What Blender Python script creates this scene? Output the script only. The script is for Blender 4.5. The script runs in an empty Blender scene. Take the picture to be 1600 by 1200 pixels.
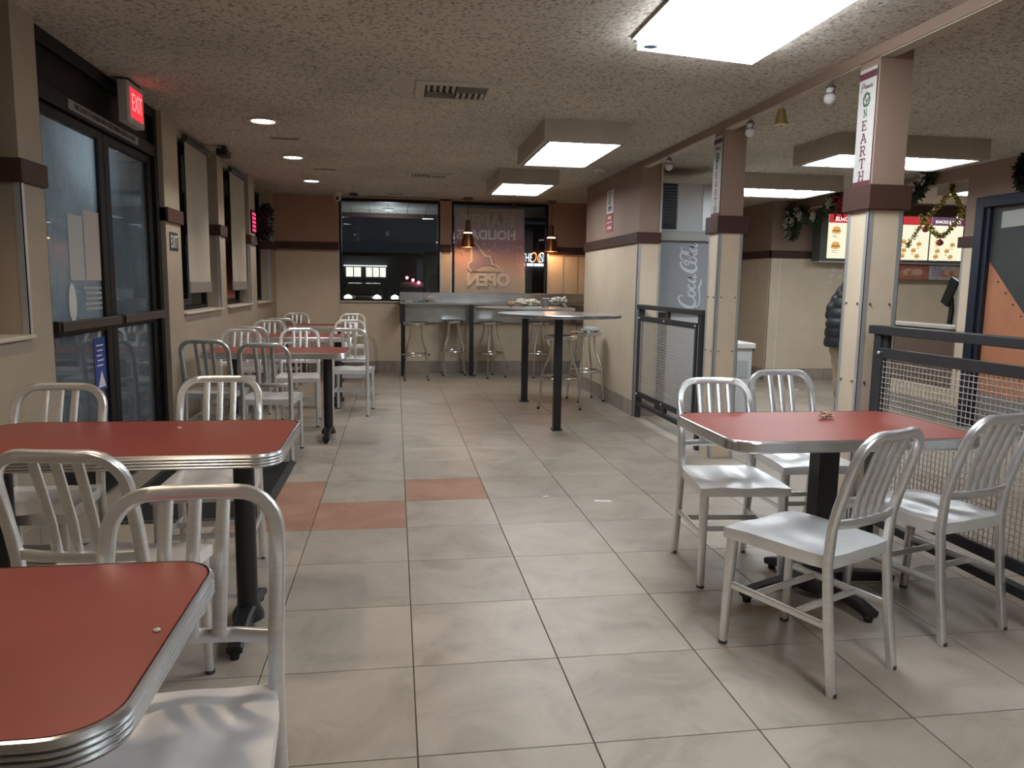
import bpy, bmesh, math, random
from mathutils import Vector, Matrix
random.seed(7)
R = math.radians
SC = bpy.context.scene
COL = SC.collection

# ------------------------------------------------------------------ camera, world, exposure
CAMZ = 1.3114
YAW, PITCH, ROLL, FPX = 0.153223, 0.130058, 0.0149318, 1185.936
def cam_axes():
    cy, sy, cp, sp = math.cos(YAW), math.sin(YAW), math.cos(PITCH), math.sin(PITCH)
    f = Vector((sy*cp, cy*cp, -sp)); r = Vector((cy, -sy, 0)); u = r.cross(f)
    cr, sr = math.cos(ROLL), math.sin(ROLL)
    return cr*r + sr*u, -sr*r + cr*u, f
cr_, cu_, cf_ = cam_axes()
cam = bpy.data.cameras.new('camera'); cam.sensor_width = 36; cam.lens = 36*FPX/1600
cam.clip_start = .02; cam.clip_end = 400
camo = bpy.data.objects.new('camera', cam); COL.objects.link(camo)
m = Matrix((cr_, cu_, -cf_)).transposed().to_4x4(); m.translation = (0, 0, CAMZ)
camo.matrix_world = m
SC.camera = camo

W = bpy.data.worlds.new('night_sky'); SC.world = W; W.use_nodes = True
bgn = W.node_tree.nodes['Background']; bgn.inputs[0].default_value = (.035, .045, .06, 1); bgn.inputs[1].default_value = .25
SC.view_settings.view_transform = 'Standard'; SC.view_settings.look = 'None'
SC.view_settings.gamma = 1; SC.view_settings.use_curve_mapping = False
SC.view_settings.exposure = 0.0

LENS = 16.0          # fluorescent lens brightness
CAN = 40.0          # recessed downlights (W)
PEND = 7.0          # pendant lamps (W)

# ------------------------------------------------------------------ room dimensions
HC = 2.53           # ceiling
XL = -1.68          # left wall face
XO = -1.88          # outer face of left wall
YB = 11.30          # back wall face
XP0, XP1, YP0, YP1 = 2.38, 2.61, 7.36, 9.50   # partition block
XC0, XC1 = 2.40, 2.59                         # columns
XR = 5.55           # right wall face
YM = 10.2           # menu wall face
RZ0, RZ1 = 1.74, 1.845                        # brown rail

# ------------------------------------------------------------------ materials
MATS = {}
def mat(name, col, rough=.5, metal=0., noise=0., nscale=6., bump=0., bscale=60., emit=None, estr=1., spec=.5, rnd=0., stretch=(1,1,1), coat=0., alpha=1., bdist=.01):
    if name in MATS: return MATS[name]
    M = bpy.data.materials.new(name); M.use_nodes = True
    nt = M.node_tree; n = nt.nodes; L = nt.links; b = n['Principled BSDF']
    b.inputs['Base Color'].default_value = (*col, 1)
    b.inputs['Roughness'].default_value = rough; b.inputs['Metallic'].default_value = metal
    b.inputs['Specular IOR Level'].default_value = spec
    if coat: b.inputs['Coat Weight'].default_value = coat
    tc = n.new('ShaderNodeTexCoord'); mp = n.new('ShaderNodeMapping'); mp.inputs['Scale'].default_value = stretch
    L.new(tc.outputs['Object'], mp.inputs['Vector'])
    vec = mp.outputs['Vector']
    if rnd:
        oi = n.new('ShaderNodeObjectInfo'); sc = n.new('ShaderNodeVectorMath'); sc.operation = 'ADD'
        mu = n.new('ShaderNodeMath'); mu.operation = 'MULTIPLY'; mu.inputs[1].default_value = 37
        L.new(oi.outputs['Random'], mu.inputs[0]); L.new(vec, sc.inputs[0]); L.new(mu.outputs[0], sc.inputs[1]); vec = sc.outputs[0]
    csock = None
    if noise:
        nz = n.new('ShaderNodeTexNoise'); nz.inputs['Scale'].default_value = nscale; nz.inputs['Detail'].default_value = 5; nz.inputs['Roughness'].default_value = .6
        L.new(vec, nz.inputs['Vector'])
        mr = n.new('ShaderNodeMapRange'); mr.inputs['From Min'].default_value = .3; mr.inputs['From Max'].default_value = .7
        mr.inputs['To Min'].default_value = 1 - noise; mr.inputs['To Max'].default_value = 1 + noise
        L.new(nz.outputs['Fac'], mr.inputs['Value'])
        vm = n.new('ShaderNodeVectorMath'); vm.operation = 'SCALE'; vm.inputs[0].default_value = col
        L.new(mr.outputs[0], vm.inputs['Scale']); csock = vm.outputs[0]
        if rnd:
            mr2 = n.new('ShaderNodeMapRange'); mr2.inputs['To Min'].default_value = 1 - rnd; mr2.inputs['To Max'].default_value = 1 + rnd
            L.new(oi.outputs['Random'], mr2.inputs['Value'])
            vm2 = n.new('ShaderNodeVectorMath'); vm2.operation = 'SCALE'; L.new(csock, vm2.inputs[0]); L.new(mr2.outputs[0], vm2.inputs['Scale']); csock = vm2.outputs[0]
        L.new(csock, b.inputs['Base Color'])
    if bump:
        nb = n.new('ShaderNodeTexNoise'); nb.inputs['Scale'].default_value = bscale; nb.inputs['Detail'].default_value = 4
        L.new(vec, nb.inputs['Vector'])
        bp = n.new('ShaderNodeBump'); bp.inputs['Strength'].default_value = bump; bp.inputs['Distance'].default_value = bdist
        L.new(nb.outputs['Fac'], bp.inputs['Height']); L.new(bp.outputs[0], b.inputs['Normal'])
    if emit:
        b.inputs['Emission Color'].default_value = (*emit, 1); b.inputs['Emission Strength'].default_value = estr
    MATS[name] = M
    return M

def glass(name, tint=(.9, .95, .95), haze=0., hcol=(.5, .55, .6)):
    if name in MATS: return MATS[name]
    M = bpy.data.materials.new(name); M.use_nodes = True
    nt = M.node_tree; n = nt.nodes; L = nt.links; n.remove(n['Principled BSDF']); out = n['Material Output']
    tr = n.new('ShaderNodeBsdfTransparent'); tr.inputs[0].default_value = (*tint, 1)
    gl = n.new('ShaderNodeBsdfGlossy'); gl.inputs['Roughness'].default_value = .02; gl.inputs['Color'].default_value = (.9, .95, 1, 1)
    fr = n.new('ShaderNodeFresnel'); fr.inputs['IOR'].default_value = 1.5
    mx = n.new('ShaderNodeMixShader'); L.new(fr.outputs[0], mx.inputs[0]); L.new(tr.outputs[0], mx.inputs[1]); L.new(gl.outputs[0], mx.inputs[2])
    last = mx.outputs[0]
    if haze:
        d0 = n.new('ShaderNodeBsdfDiffuse'); d0.inputs[0].default_value = (*hcol, 1); t0 = n.new('ShaderNodeBsdfTranslucent'); t0.inputs[0].default_value = (*hcol, 1); df = n.new('ShaderNodeMixShader'); L.new(d0.outputs[0], df.inputs[1]); L.new(t0.outputs[0], df.inputs[2])
        nz = n.new('ShaderNodeTexNoise'); nz.inputs['Scale'].default_value = 2.2; nz.inputs['Detail'].default_value = 3
        tc = n.new('ShaderNodeTexCoord'); mp = n.new('ShaderNodeMapping'); mp.inputs['Scale'].default_value = (1, 3, .7)
        L.new(tc.outputs['Object'], mp.inputs[0]); L.new(mp.outputs[0], nz.inputs['Vector'])
        mr = n.new('ShaderNodeMapRange'); mr.inputs['From Min'].default_value = .3; mr.inputs['From Max'].default_value = .7
        mr.inputs['To Min'].default_value = haze*.7; mr.inputs['To Max'].default_value = haze*1.3
        L.new(nz.outputs['Fac'], mr.inputs[0])
        m2 = n.new('ShaderNodeMixShader'); L.new(mr.outputs[0], m2.inputs[0]); L.new(last, m2.inputs[1]); L.new(df.outputs[0], m2.inputs[2]); last = m2.outputs[0]
    L.new(last, out.inputs[0])
    MATS[name] = M
    return M

def emat(name, col, s):
    if name in MATS: return MATS[name]
    M = bpy.data.materials.new(name); M.use_nodes = True
    n = M.node_tree.nodes; n.remove(n['Principled BSDF']); e = n.new('ShaderNodeEmission')
    e.inputs[0].default_value = (*col, 1); e.inputs[1].default_value = s
    M.node_tree.links.new(e.outputs[0], n['Material Output'].inputs[0]); MATS[name] = M
    if not name.startswith(('fluor', 'exit_red', 'menu_cream')): M.cycles.emission_sampling = 'NONE'
    return M

def floor_tile_mat(name, c1, c2, c3):
    M = bpy.data.materials.new(name); M.use_nodes = True
    nt = M.node_tree; n = nt.nodes; L = nt.links; b = n['Principled BSDF']
    tc = n.new('ShaderNodeTexCoord'); oi = n.new('ShaderNodeObjectInfo')
    mu = n.new('ShaderNodeMath'); mu.operation = 'MULTIPLY'; mu.inputs[1].default_value = 53
    ad = n.new('ShaderNodeVectorMath'); ad.operation = 'ADD'
    L.new(oi.outputs['Random'], mu.inputs[0]); L.new(tc.outputs['Object'], ad.inputs[0]); L.new(mu.outputs[0], ad.inputs[1])
    nz = n.new('ShaderNodeTexNoise'); nz.inputs['Scale'].default_value = 3.2; nz.inputs['Detail'].default_value = 7; nz.inputs['Roughness'].default_value = .62; nz.inputs['Distortion'].default_value = .8
    L.new(ad.outputs[0], nz.inputs['Vector'])
    cr = n.new('ShaderNodeValToRGB'); e = cr.color_ramp.elements
    e[0].position = .3; e[0].color = (*c1, 1); e[1].position = .7; e[1].color = (*c3, 1)
    k = e.new(.5); k.color = (*c2, 1)
    L.new(nz.outputs['Fac'], cr.inputs[0])
    mr2 = n.new('ShaderNodeMapRange'); mr2.inputs['To Min'].default_value = .93; mr2.inputs['To Max'].default_value = 1.07
    L.new(oi.outputs['Random'], mr2.inputs['Value'])
    vm = n.new('ShaderNodeVectorMath'); vm.operation = 'SCALE'; L.new(cr.outputs[0], vm.inputs[0]); L.new(mr2.outputs[0], vm.inputs['Scale'])
    L.new(vm.outputs[0], b.inputs['Base Color'])
    mr = n.new('ShaderNodeMapRange'); mr.inputs['To Min'].default_value = .3; mr.inputs['To Max'].default_value = .5; L.new(nz.outputs['Fac'], mr.inputs[0]); L.new(mr.outputs[0], b.inputs['Roughness'])
    b.inputs['Specular IOR Level'].default_value = .45
    MATS[name] = M
    return M

def ceiling_mat():
    M = bpy.data.materials.new('textured_ceiling'); M.use_nodes = True
    nt = M.node_tree; n = nt.nodes; L = nt.links; b = n['Principled BSDF']; b.inputs['Roughness'].default_value = .9; b.inputs['Specular IOR Level'].default_value = .1
    tc = n.new('ShaderNodeTexCoord')
    n1 = n.new('ShaderNodeTexNoise'); n1.inputs['Scale'].default_value = 34; n1.inputs['Detail'].default_value = 6; n1.inputs['Roughness'].default_value = .68
    n2 = n.new('ShaderNodeTexNoise'); n2.inputs['Scale'].default_value = 1.1; n2.inputs['Detail'].default_value = 4
    n3 = n.new('ShaderNodeTexNoise'); n3.inputs['Scale'].default_value = 52; n3.inputs['Detail'].default_value = 2
    for x in (n1, n2, n3): L.new(tc.outputs['Object'], x.inputs['Vector'])
    cr = n.new('ShaderNodeValToRGB'); e = cr.color_ramp.elements
    e[0].position = .30; e[0].color = (.30, .265, .22, 1); e[1].position = .50; e[1].color = (.68, .63, .555, 1)  # dark specks paint in the shade of stucco pits that the bump leaves faint
    L.new(n3.outputs['Fac'], cr.inputs[0])
    mr = n.new('ShaderNodeMapRange'); mr.inputs['From Min'].default_value = .3; mr.inputs['From Max'].default_value = .7; mr.inputs['To Min'].default_value = .86; mr.inputs['To Max'].default_value = 1.08
    L.new(n2.outputs['Fac'], mr.inputs[0])
    vm = n.new('ShaderNodeVectorMath'); vm.operation = 'SCALE'; L.new(cr.outputs[0], vm.inputs[0]); L.new(mr.outputs[0], vm.inputs['Scale']); L.new(vm.outputs[0], b.inputs['Base Color'])
    bp = n.new('ShaderNodeBump'); bp.inputs['Strength'].default_value = .75; bp.inputs['Distance'].default_value = .012
    L.new(n1.outputs['Fac'], bp.inputs['Height']); L.new(bp.outputs[0], b.inputs['Normal'])
    MATS['textured_ceiling'] = M
    return M

TILE = floor_tile_mat('beige_floor_tile', (.30, .255, .205), (.40, .345, .285), (.47, .41, .345))
TILER = floor_tile_mat('terracotta_floor_tile', (.32, .15, .10), (.40, .21, .145), (.47, .29, .21))
GROUT = mat('dark_grout', (.075, .06, .05), .9, noise=.2)
CEIL = ceiling_mat()
TAN = mat('tan_laminate', (.73, .605, .455), .42, noise=.06, nscale=3, spec=.4)
TANW = mat('tan_wall_paint', (.40, .335, .255), .7, noise=.07, nscale=2.5, bump=.1, bscale=90)
MOCHA = mat('mocha_wall_paint', (.34, .235, .18), .65, noise=.06, nscale=2.5, bump=.08, bscale=90)
RAIL = mat('dark_brown_rail', (.075, .036, .028), .55, spec=.3, noise=.1, nscale=8)
ALU = mat('brushed_aluminium', (.84, .85, .86), .36, .85, noise=.05, nscale=14, stretch=(1, 1, 8), bump=.02, bscale=120)
ALUS = mat('satin_aluminium_seat', (.93, .94, .95), .30, .55, noise=.06, nscale=9, bump=.02, bscale=90)
CHROME = mat('polished_steel', (.66, .66, .65), .22, 1., noise=.04)
ZINC = mat('zinc_sheet', (.44, .455, .46), .26, .85, noise=.14, nscale=5, bump=.015, bscale=30)
TRIM = mat('pale_metal_trim', (.60, .61, .62), .38, .55, noise=.04)
RED = mat('red_laminate', (.27, .055, .042), .36, noise=.08, nscale=7, spec=.5)
BLACK = mat('black_powder_coat', (.014, .014, .016), .42, noise=.1)
CHAR = mat('charcoal_steel', (.032, .032, .036), .45, noise=.12, nscale=10)
BFRAME = mat('black_door_frame', (.010, .009, .008), .5, noise=.1, spec=.25)
BASET = mat('grey_base_tile', (.36, .315, .27), .5, noise=.14, nscale=7, rnd=.1)
WHITE = mat('white_plastic', (.74, .73, .71), .5, noise=.03)
PAPER = mat('white_paper', (.78, .76, .73), .85, noise=.05)
CREAM = mat('cream_paint', (.55, .50, .42), .7, noise=.05)
BOXP = mat('taupe_soffit_paint', (.50, .44, .37), .75, noise=.06, bump=.1, bscale=80)
RUBBER = mat('black_rubber', (.012, .012, .012), .8, noise=.1)
LENSM = emat('fluorescent_lens', (.90, .96, 1.0), LENS)

# ------------------------------------------------------------------ mesh helpers
ORG = {}
class B:
    def __init__(s): s.bm = bmesh.new()
    def _pts(s, pts): return [s.bm.verts.new(p) for p in pts]
    def face(s, vs):
        try: return s.bm.faces.new(vs)
        except ValueError: return None
    def box(s, x0, x1, y0, y1, z0, z1, bev=0, M=None):
        t = bmesh.new(); bmesh.ops.create_cube(t, size=1)
        for v in t.verts: v.co = Vector((x0+(v.co.x+.5)*(x1-x0), y0+(v.co.y+.5)*(y1-y0), z0+(v.co.z+.5)*(z1-z0)))
        if bev: bmesh.ops.bevel(t, geom=t.edges[:], offset=bev, segments=1, affect='EDGES', profile=.5)
        s.add(t, M); return s
    def add(s, t, M=None):
        mp = {}
        for v in t.verts: mp[v] = s.bm.verts.new(M @ v.co if M else v.co)
        for f in t.faces: s.face([mp[v] for v in f.verts])
        t.free()
    def quad(s, *p): s.face(s._pts([Vector(q) for q in p])); return s
    def ring(s, c, x, y, rx, ry, seg): return s._pts([c + x*(rx*math.cos(2*math.pi*i/seg)) + y*(ry*math.sin(2*math.pi*i/seg)) for i in range(seg)])
    def loft(s, rings, cap0=True, cap1=True, closed=True):
        for a, b in zip(rings[:-1], rings[1:]):
            k = len(a)
            for i in range(k if closed else k-1): s.face([a[i], a[(i+1) % k], b[(i+1) % k], b[i]])
        if cap0: s.face(list(reversed(rings[0])))
        if cap1: s.face(rings[-1])
        return s
    def cyl(s, p0, p1, r0, r1=None, seg=16):
        p0, p1 = Vector(p0), Vector(p1); r1 = r0 if r1 is None else r1
        t = (p1-p0).normalized(); a = Vector((0, 0, 1)) if abs(t.z) < .9 else Vector((1, 0, 0)); x = t.cross(a).normalized(); y = t.cross(x)
        s.loft([s.ring(p0, x, y, r0, r0, seg), s.ring(p1, x, y, r1, r1, seg)]); return s
    def tube(s, path, r, seg=10, closed=False):
        P = [Vector(p) for p in path]; n = len(P); rings = []; px = None
        for i, p in enumerate(P):
            if closed: t = (P[(i+1) % n]-P[i-1]).normalized()
            else: t = (P[min(i+1, n-1)]-P[max(i-1, 0)]).normalized()
            if px is None:
                a = Vector((0, 0, 1)) if abs(t.z) < .9 else Vector((1, 0, 0)); x = t.cross(a).normalized()
            else: x = (px - t*px.dot(t)).normalized()
            px = x; y = t.cross(x); rr = r[i] if isinstance(r, (list, tuple)) else r
            rings.append(s.ring(p, x, y, rr, rr, seg))
        if closed: rings.append(rings[0]); s.loft(rings, False, False)
        else: s.loft(rings)
        return s
    def sweep(s, path, w, d, bdir, ch=.3, wl=None):
        """chamfered rectangular bar along path: w in the plane, d along bdir (a vector or a list)"""
        P = [Vector(p) for p in path]; n = len(P); rings = []
        for i, p in enumerate(P):
            t = (P[min(i+1, n-1)]-P[max(i-1, 0)]).normalized()
            b0 = Vector(bdir[i] if isinstance(bdir, list) else bdir); b = (b0-t*b0.dot(t)).normalized(); x = t.cross(b).normalized()
            ww = (wl[i] if wl else w)/2; dd = (d[i] if isinstance(d, list) else d)/2; c = ch*min(ww, dd)
            pr = [(ww, -dd+c), (ww, dd-c), (ww-c, dd), (-ww+c, dd), (-ww, dd-c), (-ww, -dd+c), (-ww+c, -dd), (ww-c, -dd)]
            rings.append(s._pts([p + x*a + b*e for a, e in pr]))
        s.loft(rings); return s
    def lathe(s, prof, c=(0, 0, 0), seg=24, sx=1, sy=1):
        c = Vector(c); rings = [s.ring(c+Vector((0, 0, z)), Vector((1, 0, 0)), Vector((0, 1, 0)), max(r, 1e-4)*sx, max(r, 1e-4)*sy, seg) for r, z in prof]
        s.loft(rings); return s
    def sphere(s, c, r, sc=(1, 1, 1), seg=14, rg=9):
        t = bmesh.new(); bmesh.ops.create_uvsphere(t, u_segments=seg, v_segments=rg, radius=r)
        for v in t.verts: v.co = Vector(c)+Vector((v.co.x*sc[0], v.co.y*sc[1], v.co.z*sc[2]))
        s.add(t); return s
    def prism(s, pts, z0, z1):
        a = s._pts([(x, y, z0) for x, y in pts]); b = s._pts([(x, y, z1) for x, y in pts]); s.loft([a, b]); return s
    def plate(s, pts, fr, off=0., th=.001):
        """2D outline on a frame (o, ux, uy), thickness th along the normal"""
        o, ux, uy = fr; nn = ux.cross(uy)
        a = s._pts([o+ux*x+uy*y+nn*off for x, y in pts]); b = s._pts([o+ux*x+uy*y+nn*(off+th) for x, y in pts]); s.loft([a, b]); return s
    def stroke(s, pts, w, fr, off=0., th=.001):
        o, ux, uy = fr; n = len(pts); L = []; Rr = []
        for i in range(n):
            a = Vector(pts[max(i-1, 0)]); b = Vector(pts[min(i+1, n-1)]); t = (b-a)
            if t.length < 1e-9: t = Vector((1, 0))
            t.normalize(); nr = Vector((-t.y, t.x)); ww = (w[i] if isinstance(w, (list, tuple)) else w)/2
            p = Vector(pts[i]); L.append(p+nr*ww); Rr.append(p-nr*ww)
        nn = ux.cross(uy)
        def mk(q, e): return s.bm.verts.new(o+ux*q.x+uy*q.y+nn*e)
        rings = []
        for a, b in zip(L, Rr): rings.append([mk(a, off), mk(b, off), mk(b, off+th), mk(a, off+th)])
        s.loft(rings); return s
    def build(s, name, m, parent=None, smooth=35, org=None, kind=None, label=None, loc=None):
        bmesh.ops.recalc_face_normals(s.bm, faces=s.bm.faces[:])
        me = bpy.data.meshes.new(name)
        o = Vector((0, 0, 0)) if parent is None else ORG.get(parent.name, Vector((0, 0, 0)))
        if loc is not None: o = Vector(loc)
        if org is not None: o = Vector(org)
        if o.length: bmesh.ops.translate(s.bm, verts=s.bm.verts[:], vec=-o)
        s.bm.to_mesh(me); s.bm.free()
        if smooth:
            me.polygons.foreach_set('use_smooth', [True]*len(me.polygons)); me.set_sharp_from_angle(angle=R(smooth))
        me.materials.append(m)
        ob = bpy.data.objects.new(name, me); COL.objects.link(ob)
        if parent is not None: ob.parent = parent; ORG[ob.name] = ORG.get(parent.name, Vector((0, 0, 0)))
        else:
            ob.location = o; ORG[ob.name] = o.copy()
        if kind: ob['kind'] = kind
        if label: ob['label'] = label
        return ob

def thing(name, loc, label=None, cat=None, group=None, rz=0, kind=None):
    o = bpy.data.objects.new(name, None); o.empty_display_size = .1; COL.objects.link(o); o.location = loc; o.rotation_euler = (0, 0, rz)
    ORG[o.name] = Vector(loc)
    return tag(o, label, cat, group, kind)
def tag(o, label=None, cat=None, group=None, kind=None):
    if label: o['label'] = label
    if cat: o['category'] = cat
    if group: o['group'] = group
    if kind: o['kind'] = kind
    return o
def local(name, label=None, cat=None, group=None):
    t = thing(name, (0, 0, 0), label, cat, group); return t
def place(t, loc, rz=0):
    t.location = loc; t.rotation_euler = (0, 0, rz); return t
def copy_tree(o, parent=None):
    c = o.copy(); COL.objects.link(c); c.parent = parent
    for ch in list(o.children): copy_tree(ch, c)
    return c
def frame(o, ux, uy): return (Vector(o), Vector(ux).normalized(), Vector(uy).normalized())

def text(name, st, size, fr, m, parent, off=.002, th=.001, align='CENTER', sx=1., shear=0., spacing=1., bold=0.):
    cu = bpy.data.curves.new('t', 'FONT'); cu.body = st; cu.size = size; cu.align_x = align; cu.align_y = 'CENTER'; cu.extrude = th/2; cu.resolution_u = 3; cu.shear = shear; cu.space_character = spacing; cu.offset = bold
    to = bpy.data.objects.new('t', cu); COL.objects.link(to)
    dg = bpy.context.evaluated_depsgraph_get(); dg.update()
    me = bpy.data.meshes.new_from_object(to.evaluated_get(dg)); bpy.data.objects.remove(to); bpy.data.curves.remove(cu)
    o, ux, uy = fr; nn = ux.cross(uy); og = ORG.get(parent.name, Vector((0, 0, 0))) if parent else Vector((0, 0, 0))
    for v in me.vertices: v.co = o + ux*(v.co.x*sx) + uy*v.co.y + nn*(off+v.co.z) - og
    me.materials.clear(); me.materials.append(m); me.name = name
    ob = bpy.data.objects.new(name, me); COL.objects.link(ob)
    if parent: ob.parent = parent; ORG[ob.name] = og
    return ob

def in_view(x, y, z=0, mg=0):
    d = Vector((x, y, z-CAMZ)); w = d.dot(cf_)
    if w < .2: return None
    px = 800+FPX*d.dot(cr_)/w; py = 600-FPX*d.dot(cu_)/w
    return (px, py) if -mg < px < 1600+mg and -mg < py < 1200+mg else None

# ================================================================== STRUCTURE
# ---- floor with one object per tile
T = .508; GX, GY = .0552, 1.9828
fl = B().box(-1.9, 9.2, -1.2, 11.5, -.08, -.003).build('floor', GROUT, None, 0); fl['kind'] = 'structure'
cells = []
for i in range(-5, 19):
    for j in range(-6, 19):
        x0, y0 = GX+i*T, GY+j*T
        if x0+T < -1.7 or y0+T < -1 or y0 > 11.3: continue
        c = [in_view(x0+a*T, y0+b*T) for a in (0, .5, 1) for b in (0, .5, 1)]
        vis = any(c); d = math.hypot(x0+T/2, y0+T/2)
        hidden = x0 > XR or (x0 > 2.6 and y0 > 10.2)
        cells.append((not (vis and not hidden and d < 9.3), d, i, j))
cells.sort()
redt = {(0, 5), (-1, 4), (-2, 4), (-2, 5)}
def tile_mesh(mm, nm):
    b = B().box(0, T-.004, 0, T-.004, -.012, 0, bev=.0012); o = b.build(nm, mm, None, 0); me = o.data; bpy.data.objects.remove(o); return me
tm = tile_mesh(TILE, 'floor_tile'); tmr = tile_mesh(TILER, 'floor_tile_red')
rest = B(); nt_ = 0
for bad, d, i, j in cells:
    x0, y0 = GX+i*T+.002, GY+j*T+.002
    if not bad and nt_ < 298:
        o = bpy.data.objects.new('floor_tile', tmr if (i, j) in redt else tm); COL.objects.link(o); o.location = (x0, y0, 0); o.parent = fl; nt_ += 1
    else: rest.box(max(x0, -1.87), x0+T-.004, y0, min(y0+T-.004, 11.48), -.012, 0)
rest.build('remaining_floor_tiles', TILE, fl, 0, kind='stuff')

# ---- ceiling, beam
ce = B().box(-1.9, 9.2, -1.2, 11.5, HC, HC+.1).build('ceiling', CEIL, None, 0); ce['kind'] = 'structure'
bm_ = B().box(XC0, XC0+.085, -1.2, YP0, HC-.055, HC+.01); bm_.build('beam', MOCHA, ce, 0)
B().box(XC0+.008, XC0+.077, -1.2, YP0, HC-.061, HC-.054).build('beam_soffit', CREAM, ce, 0)  # cream underside and dark face put the beam's light and shade into colour

def base_tiles(root, p0, p1, nrm, h=.165, w=.305):
    """row of cove-base tiles from p0 to p1 (2D), standing proud along nrm"""
    p0, p1, nv = Vector(p0), Vector(p1), Vector(nrm); L = (p1-p0).length; t = (p1-p0).normalized(); n = max(1, round(L/w)); ww = L/n
    M0 = Matrix(((t.x, nv.x, 0), (t.y, nv.y, 0), (0, 0, 1))).to_4x4()
    me = None
    for k in range(n):
        if me is None:
            o = B().box(.0015, ww-.0015, 0, .010, 0, h, bev=.002).build('base_tile', BASET, None, 0); me = o.data
        else:
            o = bpy.data.objects.new('base_tile', me); COL.objects.link(o)
        q = p0+t*(ww*k); o.matrix_world = Matrix.Translation((q.x, q.y, 0)) @ M0; o.parent = root
    g = B(); a = p0+nv*.004; c = p1+nv*.004
    g.sweep([(a.x, a.y, h/2), (c.x, c.y, h/2)], h-.004, .006, (nv.x, nv.y, 0), .01); g.build('base_grout', GROUT, root, 0)
def baseboard(side, p0, p1, nrm, **k):
    e = thing('baseboard_'+side, (0, 0, 0), kind='structure'); base_tiles(e, p0, p1, nrm, **k); return e

# ---- left wall
wl = B()
wl.box(XO, XL, -1.2, 4.07, 0, 1.03); wl.box(XO, XL, 6.05, YB, 0, 1.03)
PIL = [(-1.2, .9), (3.83, 4.07), (6.05, 6.45), (7.80, 8.06), (9.38, 9.76), (10.85, YB)]
for a, b in PIL: wl.box(XO, XL, a, b, 1.03, HC)
wl.box(XO, XL-.06, -1.2, YB, 2.47, HC)
wleft = wl.build('wall_left', TANW, None, 0); wleft['kind'] = 'structure'
for a, b in PIL[1:]:
    r = B(); e = .022
    far = b if b < YB else YB-.001
    r.box(XO+.06, XL+e, a-(e if a > 0 and abs(a-6.05) > .01 else 0), far+(e if b < YB and abs(b-4.07) > .01 else 0), RZ0, RZ1, bev=.004); r.build('rail', RAIL, wleft, 0)
    if abs(a-6.05) > .01:
        B().box(XL-.03, XL+.003, a-.003, a+.001, 1.05, RZ0).box(XL-.001, XL+.003, a-.003, a+.028, 1.05, RZ0).build('corner_trim', TRIM, wleft, 0)
baseboard('left', (XL, YB), (XL, 6.05), (1, 0)); baseboard('entrance', (XL, 4.07), (XL, -1.0), (1, 0))

GLASS = glass('window_glass'); GLASSD = glass('door_glass_hazy', haze=.34, hcol=(.55, .62, .68)); GLASSD2 = glass('door_glass_clear', haze=.12)
def window_left(n, a, b):
    e = thing('window_%d' % n, (XL, (a+b)/2, 1.03), kind='structure')
    xg = XO+.045
    f = B()
    for y0, y1, z0, z1 in ((a, a+.045, 1.05, 2.47), (b-.045, b, 1.05, 2.47), (a+.045, b-.045, 1.05, 1.085), (a+.045, b-.045, 2.43, 2.47)): f.box(xg-.025, xg+.025, y0, y1, z0, z1, bev=.003)
    f.build('window_frame', BFRAME, e, 0)
    B().box(xg-.003, xg+.003, a+.045, b-.045, 1.085, 2.43).build('pane', GLASS, e, 0)
    B().box(XO+.02, XL+.03, a+.002, b-.002, 1.03, 1.05, bev=.005).build('sill', CREAM, e, 0)
    return e
window_left(1, .9, 3.83); window_left(2, 6.45, 7.80); window_left(3, 8.06, 9.38); window_left(4, 9.76, 10.85)

# ---- entrance door (double leaf, aluminium storefront)
XD = XL-.085
d1 = thing('door_1', (XD, 5.06, 0), kind='structure')
f = B()
f.box(XD-.05, XD+.05, 4.07, 4.14, 0, 2.53, bev=.003); f.box(XD-.05, XD+.05, 5.98, 6.05, 0, 2.53, bev=.003)
f.box(XD-.05, XD+.05, 4.14, 5.98, 2.19, 2.27, bev=.003); f.box(XD-.05, XD+.05, 4.14, 5.98, 2.46, 2.53, bev=.003)
f.build('door_frame', BFRAME, d1, 0)
B().box(XD-.02, XD+.01, 4.14, 5.98, 2.27, 2.46).build('transom_panel', BFRAME, d1, 0)
def leaf(y0, y1, hinge):
    l = B(); s = .085
    for a, b, c, d in ((y0, y0+s, .02, 2.185), (y1-s, y1, .02, 2.185), (y0+s, y1-s, .02, .27), (y0+s, y1-s, 2.135, 2.185), (y0+s, y1-s, 1.0, 1.06)): l.box(XD-.022, XD+.022, a, b, c, d, bev=.003)
    lo = l.build('door_leaf', BFRAME, d1, 0)
    B().box(XD-.003, XD+.003, y0+s, y1-s, 1.06, 2.135).build('pane', GLASSD if hinge == 0 else GLASSD2, lo, 0); B().box(XD-.003, XD+.003, y0+s, y1-s, .27, 1.0).build('pane', GLASSD2, lo, 0)
    pb = B(); pb.sweep([(XD+.075, y0+.03, 1.06), (XD+.075, y1-.03, 1.06)], .055, .035, (1, 0, 0), .35)
    pb.box(XD+.02, XD+.08, y0+.02, y0+.07, 1.03, 1.09, bev=.004).box(XD+.02, XD+.08, y1-.07, y1-.02, 1.03, 1.09, bev=.004)
    pb.build('push_bar', mat('bronze_bar', (.10, .08, .07), .35, .7), lo, 30)
    return lo
lf1 = leaf(4.145, 5.055, 0); lf2 = leaf(5.065, 5.975, 1)
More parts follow.
